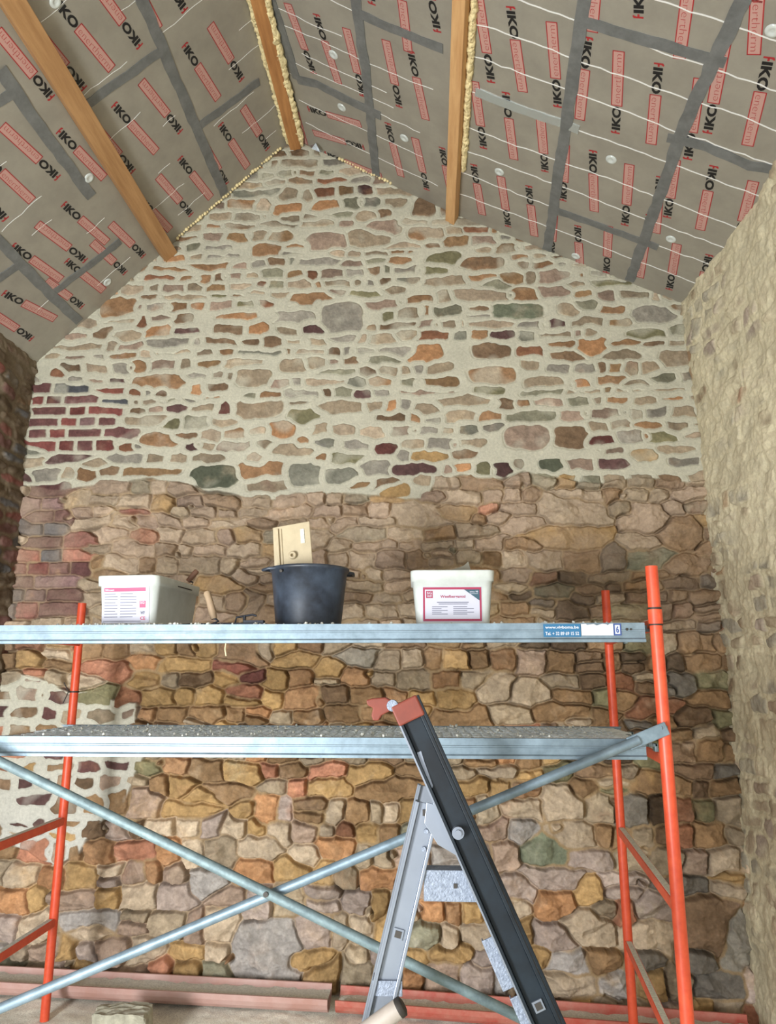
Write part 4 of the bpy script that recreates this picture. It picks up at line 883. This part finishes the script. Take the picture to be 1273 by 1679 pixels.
# float in the bucket
M_CREAMP = mat('cream_plastic', (196, 180, 148), rough=0.5, rgb2=(176, 162, 132), scale=10)
fl_ = empty('plastering_float', (-0.53, 2.90, ZT + 0.03), 0, 'cream plastic float standing upright in the black bucket', 'plastering float'); fl_.rotation_euler = (math.radians(-4), math.radians(-6), 0)
m = MB(); m.prism([(-0.075, 0), (0.085, 0), (0.082, 0.405), (-0.070, 0.395)], 0.008, (0, 0.004, 0), (1, 0, 0), (0, 0, 1)); m.build('board', M_CREAMP, fl_, 0.002)
m = MB(); m.box((-0.052, -0.008, 0.2), (0.010, 0.012, 0.37)); m.box((-0.036, -0.006, 0.2), (0.003, 0.006, 0.37)); m.build('rib', M_CREAMP, fl_, 0.002)
m = MB(); m.lathe([(0.006, 0), (0.006, 0.012), (0.009, 0.018), (0.015, 0.016), (0.016, 0.0)], n=20); o = m.build('screw_boss', M_CREAMP, fl_, loc=(0.006, -0.004, 0.268)); o.rotation_euler = (math.pi / 2, 0, 0)
m = MB(); m.box((0.050, -0.0055, 0.345), (0.016, 0.003, 0.06)); m.build('mortar_smear', M_DUST, fl_)
# brick trowel lying on the platform, its handle up
M_HANDLE = mat('worn_wood_handle', (164, 140, 112), rough=0.7, var=0.15, scale=30, stretch=(1, 1, 0.2)); M_BLADE = mat('steel_blade', (52, 54, 60), rough=0.45, metal=0.6, var=0.2, scale=30)
t1 = empty('trowel', (-0.80, 2.72, ZT), 0, 'brick trowel with a worn wooden handle pointing up, beside the left tub', 'trowel')
m = MB(); m.prism([(-0.135, -0.012), (-0.05, -0.055), (0.02, -0.045), (0.03, 0.0), (0.02, 0.045), (-0.05, 0.05)], 0.006, (0, 0, 0.005), (1, 0, 0), (0, 1, 0)); m.build('blade', M_BLADE, t1, 0.001)
m = MB(); m.tube([(-0.01, 0, 0.010), (0.012, 0, 0.022), (-0.006, 0, 0.034)], 0.005, 8); m.build('tang', M_BLADE, t1)
m = MB(); m.tube([(-0.004, 0, 0.030), (-0.012, 0, 0.055), (-0.026, 0, 0.100), (-0.036, 0, 0.126), (-0.038, 0, 0.132)], 0.012, 14, rs=[0.011, 0.0145, 0.0125, 0.0135, 0.009]); m.build('handle', M_HANDLE, t1)
# steel finishing float with bracket
t2 = empty('finishing_trowel', (-0.69, 2.72, ZT), 0, 'black finishing trowel lying flat, between the brick trowel and the bucket', 'trowel')
m = MB(); m.box((0, 0, 0.008), (0.17, 0.10, 0.008)); m.box((0.045, -0.035, 0.016), (0.075, 0.03, 0.010)); m.build('blade', M_BLADE, t2, 0.001)
m = MB(); m.tube([(-0.035, 0, 0.012), (-0.03, 0, 0.035), (0.03, 0, 0.045), (0.045, 0, 0.04)], 0.004, 8); m.tube([(0.0, 0, 0.012), (0.0, 0, 0.042)], 0.006, 8); m.build('bracket', M_BLADE, t2)
# pointing trowel resting on the rim of the left tub
zr = ZT + LH
t3 = empty('pointing_trowel', (-1.00, 3.00, zr), 0, 'small pointing trowel with a brown handle resting on the left tub rim', 'trowel')
m = MB(); m.prism([(-0.16, -0.006), (-0.02, -0.009), (-0.02, 0.009), (-0.16, 0.004)], 0.0025, (0, 0, 0.0035), (1, 0, 0), (0, 1, 0)); m.build('blade', M_BLADE, t3)
m = MB(); m.tube([(-0.02, 0, 0.005), (0.012, 0, 0.004), (0.016, 0, 0.016), (-0.002, 0, 0.022)], 0.0035, 8); m.build('tang', M_BLADE, t3)
m = MB(); m.tube([(-0.006, 0, 0.020), (0.012, 0, 0.042), (0.028, 0, 0.062), (0.031, 0, 0.066)], 0.011, 12, rs=[0.010, 0.012, 0.0115, 0.008]); m.build('handle', mat('brown_handle', (132, 96, 76), rough=0.6), t3)

# ------------------------------------------------------------------ ladder
M_ALU = mat('aluminium', (128, 134, 144), rough=0.38, metal=0.55, var=0.06, scale=8); M_ALU2 = mat('ribbed_aluminium', (138, 146, 160), rough=0.55, metal=0.35, rgb2=(108, 116, 130), scale=90, bump=0.6, bscale=200)
M_BLK = mat('black_enamel', (10, 16, 22), rough=0.5, rgb2=(22, 32, 40), scale=12, spec=0.3); M_CAP = mat('orange_red_plastic', (112, 46, 30), rough=0.6, var=0.15, scale=20)
LD_ = empty('step_ladder', (0.06, 2.07, 0), 0, 'folding step ladder with one black and one bare aluminium leg pair', 'ladder'); LO = Vector(LD_.location)
def rail(name, a, b, y, w, mt, edge_m, side=1, holes=(), far=False, cap=True):
    """channel-section stile from a to b (x, z pairs) at depth y"""
    A = Vector((a[0], y, a[1])); Bv = Vector((b[0], y, b[1])); d = (Bv - A).normalized(); x = d.cross(Vector((0, 1, 0))).normalized()
    if x.x < 0: x = -x
    L = (Bv - A).length; m = MB(); mid = (A + Bv) / 2
    R = Matrix((x, Vector((0, 1, 0)), -d if x.cross(Vector((0, 1, 0))).dot(-d) > 0 else d)).transposed()
    def pc(cx_, cy_, wx, wy): m.box(mid + x * cx_ + Vector((0, cy_, 0)) - LO, (wx, wy, L), R)
    pc(0, 0, w * 0.72, 0.004)                                       # web
    pc(w * 0.43, 0.0, w * 0.14, 0.028); 
    pc(-w * 0.43, 0.0, w * 0.14, 0.028)
    o = m.build('rail', mt, LD_, 0.0015)
    m = MB(); m.cur = 0; m.box(mid - x * (w * 0.5) + Vector((0, -0.002, 0)) - LO, (0.004, 0.026, L), R)
    e = m.build('edge_strip', edge_m, o)
    for i, s in enumerate(holes):
        c = A + d * s
        m = MB(); m.box(c - LO + Vector((0, -0.003, 0)), (0.024, 0.006, 0.024), R); m.cur = 1; m.box(c - LO + Vector((0, -0.0045, 0)), (0.015, 0.006, 0.015), R)
        m.build('rung_socket', [edge_m, M_DKSTEEL], o)
    return A, Bv, d, x
foot_b = (0.63, floor_z(0.6) + 0.004); foot_a = (-0.340, floor_z(-0.34) + 0.004)
tb = (-0.068, 1.430); ta = (-0.012, 1.190)
A1, B1, D_, Xb = rail('rail', tb, foot_b, 1.90, 0.064, M_BLK, M_ALU, holes=(0.73,))
rail('rail', tb, foot_b, 2.24, 0.064, M_BLK, M_BLK)
A2, B2, D2_, Xa = rail('rail', ta, foot_a, 1.925, 0.060, M_ALU, M_ALU, holes=(0.30,))
rail('rail', ta, foot_a, 2.215, 0.060, M_ALU, M_ALU)
for (x, z, y) in ((foot_b[0], foot_b[1] + 0.016, 1.90), (foot_b[0], foot_b[1] + 0.016, 2.24), (foot_a[0], foot_a[1] + 0.016, 1.925), (foot_a[0], foot_a[1] + 0.016, 2.215)):
    m = MB(); m.box(Vector((x, y, z)) - LO, (0.085, 0.036, 0.036)); m.build('rubber_foot', M_RUBBER, LD_, 0.004)
def tread(c, w, h, tilt, name='tread', y0=1.915, y1=1.965, t=0.004):
    R = Matrix.Rotation(tilt, 3, 'Y'); m = MB(); c = Vector(c)
    m.box(c - LO + Vector((0, (y0 + y1) / 2 - c.y, 0)), (w, y1 - y0, t), R)
    m.box(c - LO + R @ Vector((0, 0, -h / 2)) + Vector((0, y0 - c.y + 0.004, 0)), (w, 0.005, h), R)
    m.box(c - LO + R @ Vector((0, 0, -h - 0.0)) + Vector((0, y0 - c.y + 0.012, 0)), (w, 0.02, 0.003), R)
    if abs(tilt) < 0.1: m.tube([c - LO + Vector((0, 1.925 - c.y, -0.04)), c - LO + Vector((0, 2.21 - c.y, -0.088))], 0.010, 10)
    return m.build(name, M_ALU2, LD_, 0.001)
o = tread((0.050, 2.0, 1.040), 0.150, 0.066, 0.0)
m = MB(); m.box(Vector((0.050, 1.9145, 1.008)) - LO, (0.008, 0.004, 0.010)); q = m.build('slot', M_DKSTEEL, o)
tread((0.175, 2.0, 0.855), 0.115, 0.045, math.radians(66))
tread((0.240, 2.0, 0.740), 0.110, 0.05, math.radians(66))
for z in (0.50, 0.26): tread((0.27 + (0.74 - z) * 0.46, 2.0, z), 0.09, 0.03, 0.0)
for z in (0.80, 0.54, 0.28): tread((-0.012 - (1.19 - z) * 0.257, 2.0, z), 0.07, 0.03, 0.0)
for s in (0.30, 0.56): pass
# hinge plate, bolt and rivets
m = MB(); m.prism([(-0.022, 1.148), (0.010, 1.100), (0.075, 1.065), (0.088, 1.105), (0.072, 1.150), (0.030, 1.182), (-0.016, 1.196)], -0.004, Vector((0, 1.908, 0)) - LO, (1, 0, 0), (0, 0, 1)); o = m.build('hinge_plate', M_ALU, LD_, 0.001)
m = MB(); m.tube([Vector((0.058, 1.905, 1.132)) - LO, Vector((0.058, 1.878, 1.132)) - LO], 0.0145, 18); m.tube([Vector((0.058, 1.880, 1.132)) - LO, Vector((0.058, 1.872, 1.132)) - LO], 0.008, 14); m.build('hinge_bolt', M_ALU, LD_)
for p in ((-0.018, 1.128), (-0.024, 1.088), (-0.004, 1.16)):
    m = MB(); m.tube([Vector((p[0], 1.925, p[1])) - LO, Vector((p[0], 1.915, p[1])) - LO], 0.0055, 12); m.build('rivet', M_ALU2, LD_)
m = MB(); m.box(Vector((-0.010, 1.92, 1.170)) - LO, (0.032, 0.006, 0.014)); m.build('locking_slot', M_DKSTEEL, LD_)
# scraped paint on the black leg
m = MB(); m.add([tuple(Vector(p) - LO) for p in [(-0.038, 1.896, 1.312), (-0.028, 1.896, 1.316), (-0.020, 1.896, 1.290), (0.0, 1.896, 1.236), (-0.002, 1.896, 1.230), (-0.026, 1.896, 1.280)]], [tuple(range(5, -1, -1))]); m.build('scraped_patch', M_ALU, LD_)
# worn orange cap on the top of the black leg
cp = MB(); R = Matrix.Rotation(math.radians(-25), 3, 'Y')
cp.box(Vector((-0.060, 1.90, 1.412)) - LO, (0.070, 0.038, 0.052), Matrix.Rotation(math.radians(-25), 3, 'Y')); o = cp.build('end_cap', M_CAP, LD_, 0.004)
cp = MB(); cp.prism([(-0.100, 1.436), (-0.115, 1.444), (-0.150, 1.441), (-0.163, 1.437), (-0.160, 1.425), (-0.146, 1.418), (-0.150, 1.400), (-0.146, 1.388), (-0.132, 1.388), (-0.125, 1.400), (-0.106, 1.410), (-0.094, 1.414), (-0.088, 1.432)], -0.030, Vector((0, 1.885, 0)) - LO, (1, 0, 0), (0, 0, 1)); cp.build('end_cap', M_CAP, LD_, 0.003)['label'] = 'torn orange-red plastic hook at the very top'
cp = MB(); cp.tube([Vector((-0.098, 1.882, 1.424)) - LO, Vector((-0.098, 1.920, 1.424)) - LO], 0.014, 14); cp.build('cap_bolt', M_ALU2, LD_)

# ------------------------------------------------------------------ things on the floor
M_TERRA = mat('dusty_terracotta_channel', (192, 160, 152), rough=0.7, rgb2=(178, 136, 124), scale=6, bump=0.2, bscale=50); M_REDCH = mat('red_brown_channel', (178, 76, 62), rough=0.6, rgb2=(188, 128, 112), scale=9, bump=0.2, bscale=50)
def channel(name, label, xa, ya, xb, yb, mt, zb, wdt, hgt, filltop, zend=0.0):
    a = Vector((xa, ya, zb)); b = Vector((xb, yb, zb + zend)); d = (b - a); L = d.length; d.normalize(); ny = Vector((-d.y, d.x, 0)).normalized(); up = ny.cross(d) * -1
    up = d.cross(ny); 
    root = empty(name, (a + b) / 2, 0, label, 'gutter channel'); O = Vector(root.location)
    t = 0.010; n = 10; out = []; inn = []
    for i in range(n + 1):            # half-round section, open at the top
        th = math.pi + math.pi * i / n; out.append((math.cos(th) * wdt / 2, hgt + math.sin(th) * hgt))
        inn.append((math.cos(th) * (wdt / 2 - t), hgt + math.sin(th) * (hgt - t)))
    sec = out + inn[::-1]
    m = MB(); va = [a - O - ny * (-p[0]) * 1 + up * p[1] for p in sec]; vb = [v + d * L for v in va]; N = len(sec)
    va = [a - O + ny * p[0] + up * p[1] for p in sec]; vb = [v + d * L for v in va]
    m.add(va + vb, [(i, (i + 1) % N, N + (i + 1) % N, N + i) for i in range(N)])
    for q, o_ in ((va, 0), (vb, 1)):
        m.add(q, [(i, i + 1, N - 2 - i, N - 1 - i) for i in range(n)])
    m.build('channel_shell', mt, root)
    m = MB(); cols = 60; rows = 5; vs_ = []
    for i in range(cols + 1):
        for j in range(rows + 1):
            q = (j / rows - 0.5) * (wdt - 2 * t - 0.004); z = filltop + random.uniform(-0.004, 0.006); vs_.append(a - O + d * (L * (0.002 + 0.996 * i / cols)) + ny * q + up * z)
    m.add(vs_, [(i * (rows + 1) + j, (i + 1) * (rows + 1) + j, (i + 1) * (rows + 1) + j + 1, i * (rows + 1) + j + 1) for i in range(cols) for j in range(rows)], True)
    o = m.build('mortar_droppings', M_DUST, root); o['kind'] = 'stuff'
    return root
channel('gutter_channel', 'dust-covered terracotta half-round channel lying on the floor at the left', -2.37, 3.952, -0.515, 3.982, M_TERRA, floor_z(-2.37) + 0.005, 0.20, 0.085, 0.058, floor_z(-0.515) - floor_z(-2.37))
channel('gutter_channel', 'red half-round channel filled with mortar droppings, behind the ladder', -0.475, 3.987, 1.46, 3.925, M_REDCH, floor_z(-0.475) + 0.005, 0.19, 0.080, 0.045, floor_z(1.46) - floor_z(-0.475))
# broken block
M_BLOCK = mat('broken_concrete', (160, 156, 138), rough=0.95, var=0.22, scale=30, bump=0.9, bscale=60)
m = MB(); nx, nyy, nz = 12, 8, 6; vs_ = []; import itertools
def blk(c, d, name, label, cat, mt, rz, seed, amp=0.006):
    random.seed(seed); bm = bmesh.new(); bmesh.ops.create_cube(bm, size=1.0); bmesh.ops.subdivide_edges(bm, edges=bm.edges[:], cuts=7, use_grid_fill=True)
    for v in bm.verts:
        v.co = Vector((v.co.x * d[0], v.co.y * d[1], v.co.z * d[2])) * (1 - 0.10 * (abs(v.co.x) * abs(v.co.y) + abs(v.co.y) * abs(v.co.z) + abs(v.co.x) * abs(v.co.z)))
        v.co += Vector((random.uniform(-1, 1), random.uniform(-1, 1), random.uniform(-1, 1))) * amp
    me = bpy.data.meshes.new(name); bm.to_mesh(me); bm.free(); me.materials.append(mt)
    o = bpy.data.objects.new(name, me); COL.objects.link(o); o.location = c; o.rotation_euler = (0, 0, rz)
    return tag(o, label, cat)
import bmesh
blk((-1.345, 3.50, 0.022), (0.235, 0.13, 0.165), 'concrete_block', 'broken grey block lying on the floor in front of the left channel', 'block', M_BLOCK, 0.05, 5)
# grey handle leaning against the ladder
m = MB(); hb = Vector((-1.32, 1.80, floor_z(-1.32) + 0.024)); ht = Vector((-0.078, 1.858, 0.771)); hd = (ht - hb).normalized()
hr = empty('tool_handle', hb, 0, 'grey round pole with a dark end, leaning on the aluminium ladder leg', 'pole')
m.tube([(0, 0, 0), (ht - hb) - hd * 0.02, (ht - hb) - hd * 0.006], 0.021, 20, rs=[0.021, 0.021, 0.021]); m.build('shaft', mat('grey_pole', (150, 140, 130), rough=0.6, var=0.1, scale=20), hr)
m = MB(); m.tube([(ht - hb) - hd * 0.007, (ht - hb) + hd * 0.004, (ht - hb) + hd * 0.007], 0.0215, 20, rs=[0.0215, 0.021, 0.015]); m.build('end_plug', M_DKSTEEL, hr)
# repeats of one kind share a group
for stem, g in (('purlin', 'pine purlins under the roof lining'), ('scaffold_trestle', 'orange scaffold end frames'), ('scaffold_platform', 'steel scaffold platforms'),
                ('cross_brace', 'diagonal scaffold braces'), ('plastic_tub', 'white plastic tubs on the upper platform'), ('gutter_channel', 'channels lying along the foot of the wall')):
    for o in list(COL.objects):
        if o.parent is None and o.name.split('.')[0] == stem: o['group'] = g
